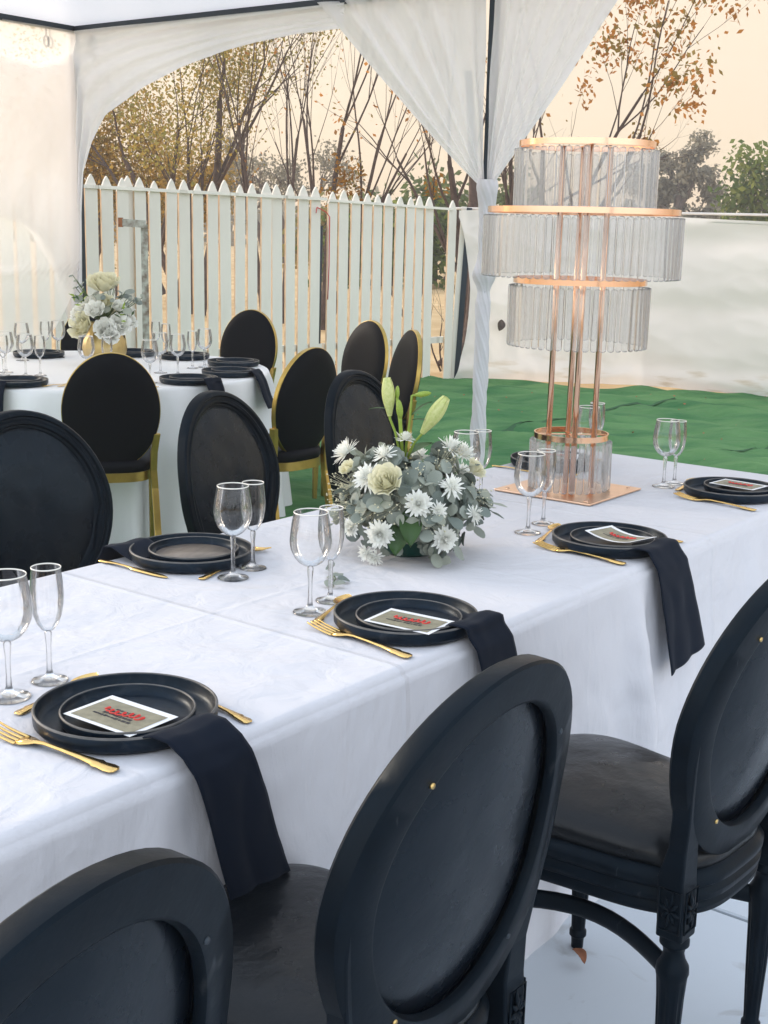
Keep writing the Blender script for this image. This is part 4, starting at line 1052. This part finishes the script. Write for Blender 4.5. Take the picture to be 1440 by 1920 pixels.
FL = [('mum', 0, (-.154, .019, .232), .042), ('mum', 0, (-.100, -.124, .201), .038), ('rose', 0, (-.055, -.150, .195), .038), ('mum', 1, (.016, -.178, .154), .036),
      ('mum', 2, (.090, -.033, .259), .038), ('mum', 0, (.122, -.016, .242), .036), ('mum', 2, (.091, -.140, .188), .033), ('rose', 3, (.146, -.049, .208), .026), ('mum', 2, (.061, -.172, .138), .024),
      ('mum', 3, (-.068, -.172, .080), .036), ('mum', 3, (.078, -.165, .071), .034), ('mum', 2, (-.099, -.135, .028), .026), ('mum', 2, (-.079, -.138, .018), .025), ('mum', 1, (-.135, -.127, .084), .026),
      ('mum', 1, (-.015, -.01, .272), .028), ('rose', 3, (-.145, -.05, .205), .020), ('mum', 2, (.146, -.116, .118), .026), ('mum', 2, (-.063, -.075, .245), .032), ('mum', 0, (.02, .15, .2), .036), ('mum', 1, (-.1, .13, .15), .034), ('mum', 1, (.13, .1, .17), .034)]
random.seed(3)
for kd, k_, p_, sz in FL:
    p_ = Vector(p_); d = (p_ - Vector((0, 0, .09))).normalized() + Vector((rnd(-.15, .15), rnd(-.25, 0), rnd(-.1, .25)))
    o = link('chrysanthemum' if kd == 'mum' else 'rose', MUMS[k_] if kd == 'mum' else ROSES[k_], fa, p_ - d.normalized() * sz * .1); o.scale = (sz,) * 3; orient(o, d, rnd(0, 6))
def lily_mesh(open_):
    b = MB()
    for k_ in range(6):
        az = 2 * PI * k_ / 6; inn = k_ % 2
        def fn(a, c, az=az, inn=inn):
            w = .62 * math.sin(PI * (.1 + .86 * a)) ** .8; th = az + (c - .5) * 1.5 * (1 - .4 * a); r = (.07 + .135 * math.sin(PI * a ** 1.15 * .93)) * (1 - .06 * inn) + open_ * a ** 4 * (.5 - .3 * inn) * (1 if inn else .5)
            return Vector((r * math.cos(th), r * math.sin(th), a))
        b.grid(fn, 10, 6)
    return b.mesh('lily_bud', M['lily'])
LB = lily_mesh(.05)
bud_m = MB(); bud_m.lathe([(0, 0), (.07, .05), (.13, .3), (.14, .55), (.10, .85), (.03, .98), (0, 1)], 12); bud_me = bud_m.mesh('green_bud', M['lime'])
sb = Vector((-.018, .0, .20))
lst = MB()
for p_, d, ln, me in (((-.052, .0, .322), (-.10, .05, 1), .095, LB), ((.024, -.01, .285), (.62, -.12, 1), .108, LB), ((-.027, -.02, .318), (-.12, -.1, 1), .050, bud_me), ((.004, .0, .372), (1.0, .0, .16), .042, bud_me), ((-.036, .01, .360), (.02, .1, 1), .034, bud_me)):
    p_ = Vector(p_); d = Vector(d).normalized(); o = link('lily_bud' if me is LB else 'green_bud', me, fa, p_); o.scale = (ln * (.80 if me is LB else 1.15),) * 2 + (ln * .94,); orient(o, d)
    lst.tube([sb, sb.lerp(p_, .6) + Vector((0, 0, .012)), p_ - d * .006, p_ + d * .004], [.0035, .003, .003, .004], 7)
lst.build('lily_stem', M['lime'], fa)
def strap_leaf(p0, d, ln, w, m_, drop=.3):
    d = Vector(d).normalized(); side = d.cross(Vector((0, 0, 1))).normalized() if abs(d.z) < .95 else Vector((1, 0, 0)); nn = side.cross(d)
    def fn(a, c):
        x = (c - .5) * 2; return Vector(p0) + d * ln * a - Vector((0, 0, 1)) * drop * ln * a * a + side * x * w * math.sin(PI * (.08 + .92 * a)) ** .8 + nn * .25 * w * x * x
    b = MB(); b.grid(fn, 9, 5); return b.build('broad_leaf', m_, fa)
for d, ln, w, p_ in (((-.7, -.55, .5), .085, .020, (-.02, -.02, .225)), ((.35, -.8, .35), .085, .022, (-.01, -.03, .215)), ((-.1, -.9, -.1), .08, .024, (-.02, -.04, .205)), ((.8, .2, .9), .07, .009, (.0, 0, .325)), ((-.9, 0, .3), .06, .007, (-.045, 0, .335)), ((.9, -.2, .25), .05, .008, (.0, -.01, .315)), ((.5, .4, .4), .08, .02, (0, .02, .23)), ((0, -.8, -.6), .08, .026, (.0, -.14, .13)), ((-.2, -.8, -.7), .07, .026, (-.02, -.14, .10))):
    strap_leaf(p_, d, ln, w, M['green_leaf'])
random.seed(9); gy = MB()                         # baby's breath
for k_ in range(16):
    az = rnd(0, 2 * PI) if k_ > 9 else rnd(-PI, 0); el = rnd(-.2, 1.2); c = EC + Vector((math.cos(az) * math.cos(el) * EA.x, math.sin(az) * math.cos(el) * EA.y, math.sin(el) * EA.z)) * 1.0
    for j in range(16):
        q = c + Vector((rnd(-1, 1), rnd(-1, 1), rnd(-1, 1))) * .026; q.z = max(q.z, .01); r = rnd(.0016, .0030)
        gy.add([q + Vector((r,0,0)), q + Vector((-r,0,0)), q + Vector((0,r,0)), q + Vector((0,-r,0)), q + Vector((0,0,r)), q + Vector((0,0,-r))], [(0,2,4),(2,1,4),(1,3,4),(3,0,4),(2,0,5),(1,2,5),(3,1,5),(0,3,5)])
        gy.tube([c.lerp(Vector((0, 0, .12)), .25), q], [.0004, .0003], 3, False)
o = gy.build('baby_breath', M['cream'], fa); o['kind'] = 'stuff'
# stray eucalyptus sprig by the near glasses
b = MB(); random.seed(12)
sprig = thing('eucalyptus_sprig', 'loose eucalyptus sprig on the cloth beside the gold spoon', 'sprig', T(1.99, -1.655, TZ + .002), ANG_U)
b.tube([(0, 0, .004), (.03, .01, .008), (.06, .03, .006), (.09, .07, .010)], [.0015, .0014, .0012, .001], 5); b.build('stalk', M['stalk'], sprig)
for k_, (x, y) in enumerate(((.015, .0), (.03, .02), (.05, .015), (.065, .045), (.08, .045), (.092, .078))):
    o = link('leaf', LEAFM[k_], sprig, (x, y, .010)); o.scale = (.012,) * 3; o.rotation_euler = (rnd(-.5, .5), rnd(-.4, .4), rnd(0, 6))

# ------------------------------------------------------------------ round table settings
RPL = [((-.953, 6.093), 'at the right front of the round table'), ((-1.707, 5.85), 'at the left front edge of the round table'), ((-.80, 6.44), 'on the right rim of the round table'),
       ((-.835, 6.90), 'further back on the right rim of the round table'), ((-1.148, 7.20), 'behind the glasses right of the gold vase'), ((-1.47, 7.30), 'directly right behind the gold vase'), ((-1.95, 7.12), 'behind the glasses left of the gold vase')]
for p_, wh in RPL:
    plate('charger_plate', Vector((*p_, TZ + .001)), 'black charger plate ' + wh, 'charger plate', 'charger plates on the round table')
    plate('dinner_plate', Vector((p_[0] + .008, p_[1] + .006, TZ + .0095)), 'small black plate in its charger ' + wh, 'plate', 'dinner plates on the round table')
def round_napkin(p_, label, w=.11, end=.50, off=0.0):
    d = (Vector((*p_, 0)) - RC).normalized(); sd2 = Vector((-d.y, d.x, 0)); r0 = (Vector((*p_, 0)) - RC).length
    path = [(r0 + .05, TZ + .012), (r0 + .10, TZ + .028), (r0 + .135, TZ + .034), (max(r0 + .15, RR + .0), TZ + .016), (max(r0 + .17, RR + .022), TZ - .02), (max(r0 + .18, RR + .05), TZ - .10), (RR + .075, end)]
    def fn(a, c):
        x = a * (len(path) - 1); k_ = min(int(x), len(path) - 2); f = x - k_; r = path[k_][0] * (1-f) + path[k_+1][0] * f; z = path[k_][1] * (1-f) + path[k_+1][1] * f
        q = RC + d * (r + .006 * math.sin(c * 6) * (a > .5) + .002) + sd2 * ((c - .5) * w + off); return Vector((q.x, q.y, z))
    b = MB(); b.grid(fn, 36, 10); o = b.build('napkin', M['navy_cloth']); so = o.modifiers.new('thick', 'SOLIDIFY'); so.thickness = .0022; so.offset = 1
    tag(o, label, 'napkin', 'black napkins')
round_napkin((-.953, 6.093), 'black napkin hanging at the right front of the round table', .10, .62, .03)
round_napkin((-1.707, 5.85), 'black napkin hanging at the left edge of the round table', .12, .50, -.04)
round_napkin((-.80, 6.44), 'black napkin hanging off the right rim of the round table', .12, .60)
RG = [('wine_glass', (-1.46, 6.17), 'front of the gold vase, left one'), ('champagne_flute', (-1.375, 6.24), 'front of the gold vase, right one'),
      ('wine_glass', (-1.13, 6.05), 'nearest the right front plate'), ('wine_glass', (-1.155, 6.47), 'second in the row right of the vase'), ('wine_glass', (-1.055, 6.40), 'third in the row right of the vase'),
      ('champagne_flute', (-1.03, 6.72), 'fourth in the row right of the vase'), ('wine_glass', (-.975, 6.78), 'at the right end of the glass row'), ('champagne_flute', (-1.33, 7.32), 'tallest at the back right of the vase'), ('champagne_flute', (-1.245, 7.16), 'second tallest at the back right of the vase'),
      ('wine_glass', (-1.765, 6.20), 'left of the vase, foremost'), ('champagne_flute', (-1.705, 6.24), 'left of the vase beside the foremost one'), ('wine_glass', (-1.90, 6.33), 'at the left picture edge'), ('champagne_flute', (-1.92, 7.15), 'left back beside the tent pole'), ('wine_glass', (-1.835, 7.10), 'left back next to the tent pole, rounder'), ('champagne_flute', (-1.88, 6.22), 'cut by the left picture edge'), ('wine_glass', (-1.98, 6.9), 'far left back of the round table')]
for kd, p_, wh in RG:
    glass(kd, Vector((*p_, TZ + .001)), ('wine glass ' if kd == 'wine_glass' else 'slim flute ') + 'on the round table, ' + wh, 'glasses on the round table')
random.seed(31)
for k_, (p_, wh) in enumerate((((-1.00, 5.93), 'by the right front plate of the round table'), ((-1.45, 5.86), 'beside the chair back on the round table'), ((-1.52, 5.85), 'by the left front plate of the round table'))):
    kd = ('spoon', 'fork', 'knife')[k_]; d = (RC - Vector((*p_, 0))); o = link(kd, CUT[kd], None, (p_[0] - .06, p_[1] - .05, TZ + .002), math.atan2(d.y, d.x) - PI / 2 + .5 - 1.2 * (k_ > 0)); tag(o, 'gold ' + kd + ' lying ' + wh, kd, 'cutlery on the round table')
# gold vase with white flowers
M['gold_vase'] = mat('ribbed_gold_vase', (.50, .37, .15, 1), rough=.42, metal=.8, var=.12, vscale=10)
VP = Vector((-1.51, 6.80, TZ + .001))
va = thing('vase', 'rounded ribbed gold vase in the middle of the round table', 'vase', VP)
b = MB(); b.lathe([(0, .002), (.075, .002), (.088, .008), (.112, .05), (.120, .09), (.112, .13), (.085, .175), (.070, .205), (.074, .225), (.068, .226), (.062, .205), (0, .19)], 60, flute=.006, fz=(.01, .18), nf=20); b.build('body', M['gold_vase'], va)
bq = thing('flower_bouquet', 'white roses and hydrangea with eucalyptus in the gold vase', 'flowers', VP + Vector((.005, 0, .21)))
random.seed(17)
BQ = [((0, -.02, .215), .085, 0), ((-.02, -.14, .09), .052, 1), ((-.10, -.11, .0), .072, 0), ((.03, -.14, -.01), .058, 2), ((.10, -.10, .01), .060, 1), ((.065, -.15, -.045), .042, 2), ((-.13, -.06, .075), .045, 1), ((.03, -.10, .135), .042, 3), ((.09, -.08, .11), .038, 1), ((-.05, -.06, .13), .050, 1), ((.13, 0, .03), .05, 2), ((-.13, .03, .02), .06, 0), ((0, .13, .06), .07, 0), ((.08, .09, .09), .06, 1), ((-.07, .09, .1), .06, 2), ((-.14, -.09, .03), .04, 2)]
for p_, sz, k_ in BQ:
    p_ = Vector(p_); d = (p_ - Vector((0, 0, -.08))).normalized() + Vector((0, -.3, 0)); o = link('rose', ROSES[k_], bq, p_ - d.normalized() * .02); o.scale = (sz * 1.0,) * 3; orient(o, d, rnd(0, 6))
bs = MB()
for k_ in range(52):
    az = rnd(0, 2 * PI); el = rnd(-.3, 1.3); r = rnd(.10, .185); p_ = Vector((math.cos(az) * math.cos(el) * r, math.sin(az) * math.cos(el) * r, .06 + math.sin(el) * r * .95))
    if k_ < 8: p_ = Vector((.13 + .012 * k_, -.06, .125 + .003 * k_ + .006 * (k_ % 2)))
    elif k_ < 14: p_ = Vector((-.10 - .010 * (k_ - 8), -.06, .17 + .012 * (k_ - 8) * (k_ % 2) + .03))
    o = link('leaf', random.choice(LEAFM), bq, p_); s_ = rnd(.012, .026) if k_ >= 14 else .010; o.scale = (s_,) * 3; orient(o, p_ + Vector((rnd(-.1, .1), -.1, rnd(-.1, .1))), rnd(0, 6))
    bs.tube([Vector((0, 0, .02)), p_ * .6, p_], .0018, 4, False)
for k_ in range(22):
    p_ = Vector((rnd(.09, .17), rnd(-.12, -.03), rnd(.03, .10))) if k_ < 13 else Vector((rnd(-.16, -.10), rnd(-.1, -.02), rnd(.10, .16)))
    q = MB(); strapd = Vector((rnd(-1, 1), rnd(-1, .2), rnd(-.2, 1))).normalized(); sd2 = strapd.orthogonal().normalized()
    q.add([Vector((0,0,0)), strapd * .018 + sd2 * .007, strapd * .04, strapd * .018 - sd2 * .007], [(0, 1, 2, 3)]); q.build('leaf', M['lime'] if k_ % 3 else M['green_leaf'], bq, False, p_)
bs.build('stalks', M['stalk'], bq)

# curled leaf on the white floor under the right chair
o = curled_leaf('fallen_leaf', 'curled brown dry leaf on the white floor under the right chair', T(2.15, -1.10, .032), .026, (R_(20), R_(10), R_(40)), S(132, 84, 58))

# ------------------------------------------------------------------ trees beyond the fence
def leafmats(*cols): return [mat('foliage', c, rough=.7, spec=.25, var=.2, vscale=3, trans=.5) for c in cols]
ORANGE = leafmats((.50, .22, .055, 1), (.36, .17, .05, 1), (.28, .20, .06, 1))
GOLD = leafmats((.50, .31, .08, 1), (.36, .24, .07, 1), (.26, .20, .07, 1))
OLIVE = leafmats((.34, .28, .075, 1), (.24, .22, .07, 1), (.42, .29, .075, 1))
GREY = leafmats((.30, .265, .19, 1), (.22, .20, .15, 1), (.34, .30, .21, 1))
GREEN = leafmats((.15, .20, .035, 1), (.09, .14, .03, 1), (.22, .25, .05, 1))
MID = leafmats((.13, .17, .06, 1), (.10, .13, .05, 1), (.17, .20, .07, 1))

def grow(mb, p, d, ln, r, lev, maxl, P, tips):
    n = 5 if lev < 2 else 4
    pts = [p.copy()]; rad = [r]; q = p.copy(); dd = d.normalized()
    for i in range(n):
        dd = (dd + Vector((rnd(-1, 1), rnd(-1, 1), rnd(-1, 1))) * P['wander'] + Vector((0, 0, P['up'] * (.3 if lev else .6)))).normalized()
        q = q + dd * ln / n; pts.append(q.copy()); rad.append(r * (1 - .55 * (i + 1) / n))
    mb.tube(pts, rad, 7 if lev == 0 else 5 if lev == 1 else 3, False)
    if lev >= maxl:
        tips.append((pts[-1], dd)); tips.append((pts[2], dd)); return
    k_ = P['kids'][min(lev, len(P['kids']) - 1)]
    for j in range(k_):
        f = rnd(.35, 1.0) if j else 1.0; i = min(n, max(1, int(round(f * n))))
        ax = Vector((rnd(-1, 1), rnd(-1, 1), rnd(-.3, .3))).normalized(); sp = rnd(*P['spread']) * (.4 if j == 0 else 1)
        nd = (Matrix.Rotation(sp, 3, ax) @ dd).normalized()
        grow(mb, pts[i], nd, ln * rnd(*P['short']), rad[i] * rnd(.48, .70), lev + 1, maxl, P, tips)
def tree(name, label, base, stems, P, maxl, leaves, lsize, mats, clump, bark='bark', seed=1, flat=1.0, droop=.3, group='trees beyond the fence', keep=None):
    random.seed(seed); t = thing(name, label, 'tree', base, 0, group); mb = MB(); tips = []
    for d, ln, r, off in stems: grow(mb, Vector(off), Vector(d), ln, r, 0, maxl, P, tips)
    mb.build('trunk', M[bark], t)
    if leaves:
        lf = MB(); per = max(1, leaves // max(1, len(tips)))
        for q, d in tips:
            if keep and not keep(q): continue
            m0 = random.randrange(3)
            for k_ in range(per):
                c = q + Vector((rnd(-1, 1), rnd(-1, 1), rnd(-1, 1) * flat)) * clump * random.random() ** .5
                a = Vector((rnd(-1, 1), rnd(-1, 1), rnd(-1, .6) - droop)).normalized(); b_ = a.orthogonal().normalized(); b_ = Matrix.Rotation(rnd(0, 6), 3, a) @ b_
                s = lsize * rnd(.6, 1.3); w = s * rnd(.20, .34)
                lf.cur = m0 if random.random() < .7 else random.randrange(3)
                lf.add([c, c + a * s * .5 + b_ * w, c + a * s, c + a * s * .5 - b_ * w], [(0, 1, 2, 3)])
        lf.build('crown', mats, t, False)
    return t
BARE = dict(wander=.07, up=.16, kids=(4, 4, 3, 2), spread=(.16, .46), short=(.50, .78))
LEAFY = dict(wander=.12, up=.10, kids=(4, 4, 3, 2), spread=(.28, .72), short=(.48, .74))
WIDE = dict(wander=.22, up=.0, kids=(5, 4, 3), spread=(.5, 1.1), short=(.5, .8))
tree('autumn_tree', 'dark multi stemmed tree with sparse olive gold leaves behind the fence left', (-3.3, 21.5, 0), [((-.30, 0, 1), 2.7, .085, (-.1, 0, 0)), ((.16, .05, 1), 3.5, .10, (.14, 0, 0)), ((.0, .2, 1), 2.4, .05, (0, .2, 0)), ((-.12, .1, 1), 2.8, .045, (.0, .1, 0))], LEAFY, 3, 12000, .07, OLIVE, .50, seed=4)
tree('golden_tree', 'dense golden brown tree at far left behind the white fence', (-5.9, 25.5, 0), [((.1, 0, 1), 2.0, .10, (0, 0, 0)), ((-.4, .1, 1), 1.8, .08, (-.3, 0, 0)), ((.5, 0, 1), 1.7, .07, (.4, 0, 0))], LEAFY, 3, 15000, .085, GOLD, .62, seed=6)
tree('golden_tree', 'low golden brown thicket tree between fence and dark stems', (-4.5, 27.5, 0), [((.2, 0, 1), 1.4, .08, (0, 0, 0)), ((-.4, 0, 1), 1.3, .06, (-.3, 0, 0))], LEAFY, 3, 9000, .085, GOLD, .6, seed=9)
tree('bare_tree', 'slender bare two stemmed tree left of the tallest bare tree', (-1.85, 20, 0), [((-.10, 0, 1), 2.9, .05, (-.10, 0, 0)), ((.07, .03, 1), 2.8, .045, (.20, 0, 0)), ((-.22, .02, 1), 2.5, .03, (-.05, 0, 0))], BARE, 3, 160, .06, ORANGE, .15, seed=12)
tree('bare_tree', 'tall bare tree with upswept branches rising behind the fence middle', (-.98, 19, 0), [((.02, 0, 1), 2.9, .065, (0, 0, 0)), ((.28, 0, 1), 2.7, .045, (.12, 0, .1)), ((-.14, 0, 1), 2.7, .04, (-.02, 0, .3)), ((.5, .1, 1), 2.4, .035, (.15, 0, .4))], BARE, 3, 240, .06, ORANGE, .15, seed=15)
tree('leaning_sapling', 'thin leaning sapling holding yellow orange leaves above the fence', (.35, 18.5, 0), [((-.42, 0, 1), 1.7, .03, (0, 0, 0)), ((.4, 0, 1), 1.2, .025, (0, 0, .3))], dict(BARE, wander=.16, short=(.3, .5)), 2, 700, .085, leafmats((.42, .20, .03, 1), (.30, .15, .03, 1), (.22, .17, .04, 1)), .18, seed=18, keep=lambda q: 1.9 < q.z < 2.9)
tree('autumn_tree', 'dark forked tree with reddish leaves left of the gathered drape', (1.02, 17, 0), [((-.10, 0, 1), 2.3, .065, (-.05, 0, 0)), ((.02, .05, 1), 2.4, .06, (.05, 0, 0)), ((.10, 0, 1), 2.2, .055, (.16, 0, 0)), ((-.5, 0, .9), 1.7, .025, (-.1, 0, .9))], dict(LEAFY, spread=(.25, .6), kids=(3, 3, 2)), 3, 700, .065, ORANGE, .20, seed=23)
tree('autumn_tree', 'tall autumn tree with orange leaves rising behind the crystal stand', (1.64, 16, 0), [((.0, 0, 1), 2.2, .075, (-.08, 0, 0)), ((.12, 0, 1), 2.5, .06, (.16, 0, 0)), ((.30, .02, 1), 2.7, .05, (.22, 0, .2)), ((.50, .02, 1), 2.6, .035, (.24, 0, .8)), ((.95, 0, .55), 1.25, .022, (.25, 0, 1.75))], dict(LEAFY, spread=(.22, .6), up=.06, kids=(4, 3, 2), short=(.40, .62)), 3, 5200, .080, ORANGE, .22, seed=29, keep=lambda q: q.z > 2.95 and q.x > .45 or (2.5 < q.z < 2.8 and .9 < q.x < 1.5))
tree('autumn_tree', 'thin twig tips with brown leaves entering at the right edge', (6.1, 16, 0), [((-.05, 0, 1), 1.9, .08, (0, 0, 0)), ((-.2, .05, 1), 1.9, .05, (0, 0, .2))], dict(LEAFY, spread=(.3, .7), kids=(3, 3, 2), short=(.4, .6)), 3, 900, .07, ORANGE, .22, seed=33)
tree('acacia_tree', 'hazy grey green acacia right of the crystal stand', (13.0, 62, 0), [((.0, 0, 1), 4.0, .30, (0, 0, 0)), ((.22, 0, 1), 2.9, .2, (.3, 0, 0)), ((-.25, 0, 1), 3.0, .2, (-.3, 0, 0))], dict(WIDE, short=(.32, .55), spread=(.4, .9)), 3, 11000, .26, GREY, .55, 'bark_pale', 37, .6)
tree('round_tree', 'bright yellow green tree at the right edge above the tarpaulin', (14.3, 44, 0), [((-.1, 0, 1), 2.4, .22, (0, 0, 0)), ((-.6, 0, .9), 2.2, .18, (-.4, 0, 0)), ((.5, 0, 1), 2.4, .18, (.4, 0, 0))], WIDE, 3, 11000, .26, GREEN, .75, 'bark_pale', 41, .7)
tree('acacia_tree', 'pale wispy acacia seen through the bare trees', (-4.2, 52, 0), [((.1, 0, 1), 3.0, .25, (0, 0, 0)), ((-.5, 0, 1), 2.6, .2, (-.5, 0, 0)), ((.7, 0, 1), 2.6, .2, (.5, 0, 0))], dict(WIDE, short=(.4, .65)), 3, 5000, .17, GREY, .6, 'bark_pale', 44, .5)
for i, (px, py, h, ms, lab) in enumerate(((1.2, 36, 1.5, MID, 'dark green bushy tree above the fence left of the drape'), (3.2, 40, 1.4, MID, 'dark green bushy tree just right of the middle pole'), (-1.6, 44, 1.2, OLIVE, 'low olive bush behind the bare trees'), (-.2, 34, 1.0, GREEN, 'small bright green bush above the middle pickets'), (9.6, 52, 1.2, GREEN, 'low pale green bush left of the yellow green tree'), (6.2, 56, 1.3, GREY, 'low grey bush behind the crystal stand'))):
    tree('bushy_tree', lab, (px, py, 0), [((.1, 0, 1), h, .12, (0, 0, 0)), ((-.6, 0, 1), h * .9, .1, (-.3, 0, 0)), ((.6, .1, 1), h * .9, .1, (.3, 0, 0))], WIDE, 2, 3600, .24, ms, .75, 'bark_pale', 50 + i, .7)
# far edge of the field: scrub that reads as one mass
random.seed(77); sc = MB()
for i in range(9000):
    x = rnd(-70, 75); y = rnd(88, 104); hmax = 2.2 + 1.8 * (N3(x * .12, 3) + .5) + 1.2 * N3(x * .5, 8)
    c = Vector((x, y, rnd(0, max(.6, hmax)))); a = Vector((rnd(-1, 1), rnd(-1, 1), rnd(-1, 1))).normalized(); b_ = a.orthogonal().normalized(); s = rnd(.5, 1.0)
    sc.cur = random.randrange(3); sc.add([c, c + a * s * .5 + b_ * s * .4, c + a * s, c + a * s * .5 - b_ * s * .4], [(0, 1, 2, 3)])
o = sc.build('scrub', GREY, None, False); o['kind'] = 'stuff'; o['label'] = 'grey brown scrub along the far edge of the dry field'; o['category'] = 'scrub'
# leaf litter and twigs on the ground behind the fence
lt = MB(); random.seed(78)
for i in range(2600):
    f = rnd(-3.5, 6); dpt = abs(random.gauss(0, 1.6)) + .08; p = FO + FD * f - FN * dpt
    if f > 3.9: p = Vector((.7 + (f - 3.9) * 1.6, 13.0 + dpt * .8, 0))
    s = rnd(.03, .07); a = Vector((rnd(-1, 1), rnd(-1, 1), rnd(-.2, .5))).normalized(); b_ = a.orthogonal().normalized(); c = Vector((p.x, p.y, .0 + rnd(0, .05)))
    lt.cur = random.randrange(3); lt.add([c, c + a * s * .5 + b_ * s * .35, c + a * s, c + a * s * .5 - b_ * s * .35], [(0, 1, 2, 3)])
o = lt.build('leaf_litter', ORANGE, None, False); o['kind'] = 'stuff'; o['label'] = 'dry brown leaf litter on the ground behind the fence'; o['category'] = 'leaf litter'
tw = thing('bare_shrub', 'small leafless shrub in the gap at the end of the fence', 'shrub', (.62, 13.7, 0)); mb = MB(); random.seed(5); tp_ = []
for k_ in range(5): grow(mb, Vector((rnd(-.1, .1), 0, 0)), Vector((rnd(-.6, .5), 0, 1)), rnd(.4, .7), .012, 1, 3, dict(BARE, wander=.2), tp_)
mb.build('twigs', M['bark'], tw)
lg = thing('tree_trunk', 'dark tree trunk and roots standing behind the end post', 'tree trunk', (.93, 14.6, 0)); b = MB()
b.tube([(.02, 0, 0), (.0, 0, .35), (.02, 0, .8), (0, 0, 1.4), (-.03, 0, 2.2), (-.12, .1, 3.2)], [.13, .075, .06, .055, .05, .04], 10)
b.build('trunk', M['bark'], lg)
for d in ((-.35, -.1), (.2, -.25), (.4, .1)):
    b = MB(); b.tube([(0, 0, .22), (d[0] * .5, d[1] * .5, .10), (d[0], d[1], .0)], [.07, .06, .03], 7); b.build('root', M['bark'], lg)

# ------------------------------------------------------------------ dusty air
def add_haze(density):
    hz = MB(); hz.box((0, 50, 7.0), (190, 122, 16.2)); o = hz.build('haze', None, None, False); o['kind'] = 'stuff'
    m_ = bpy.data.materials.new('dusty_haze'); m_.use_nodes = True; t = m_.node_tree; t.nodes.clear()
    out = t.nodes.new('ShaderNodeOutputMaterial'); v = t.nodes.new('ShaderNodeVolumePrincipled')
    v.inputs['Color'].default_value = (.95, .92, .90, 1); v.inputs['Density'].default_value = density; v.inputs['Anisotropy'].default_value = .3
    t.links.new(v.outputs[0], out.inputs['Volume']); o.data.materials.clear(); o.data.materials.append(m_)
add_haze(.0030)
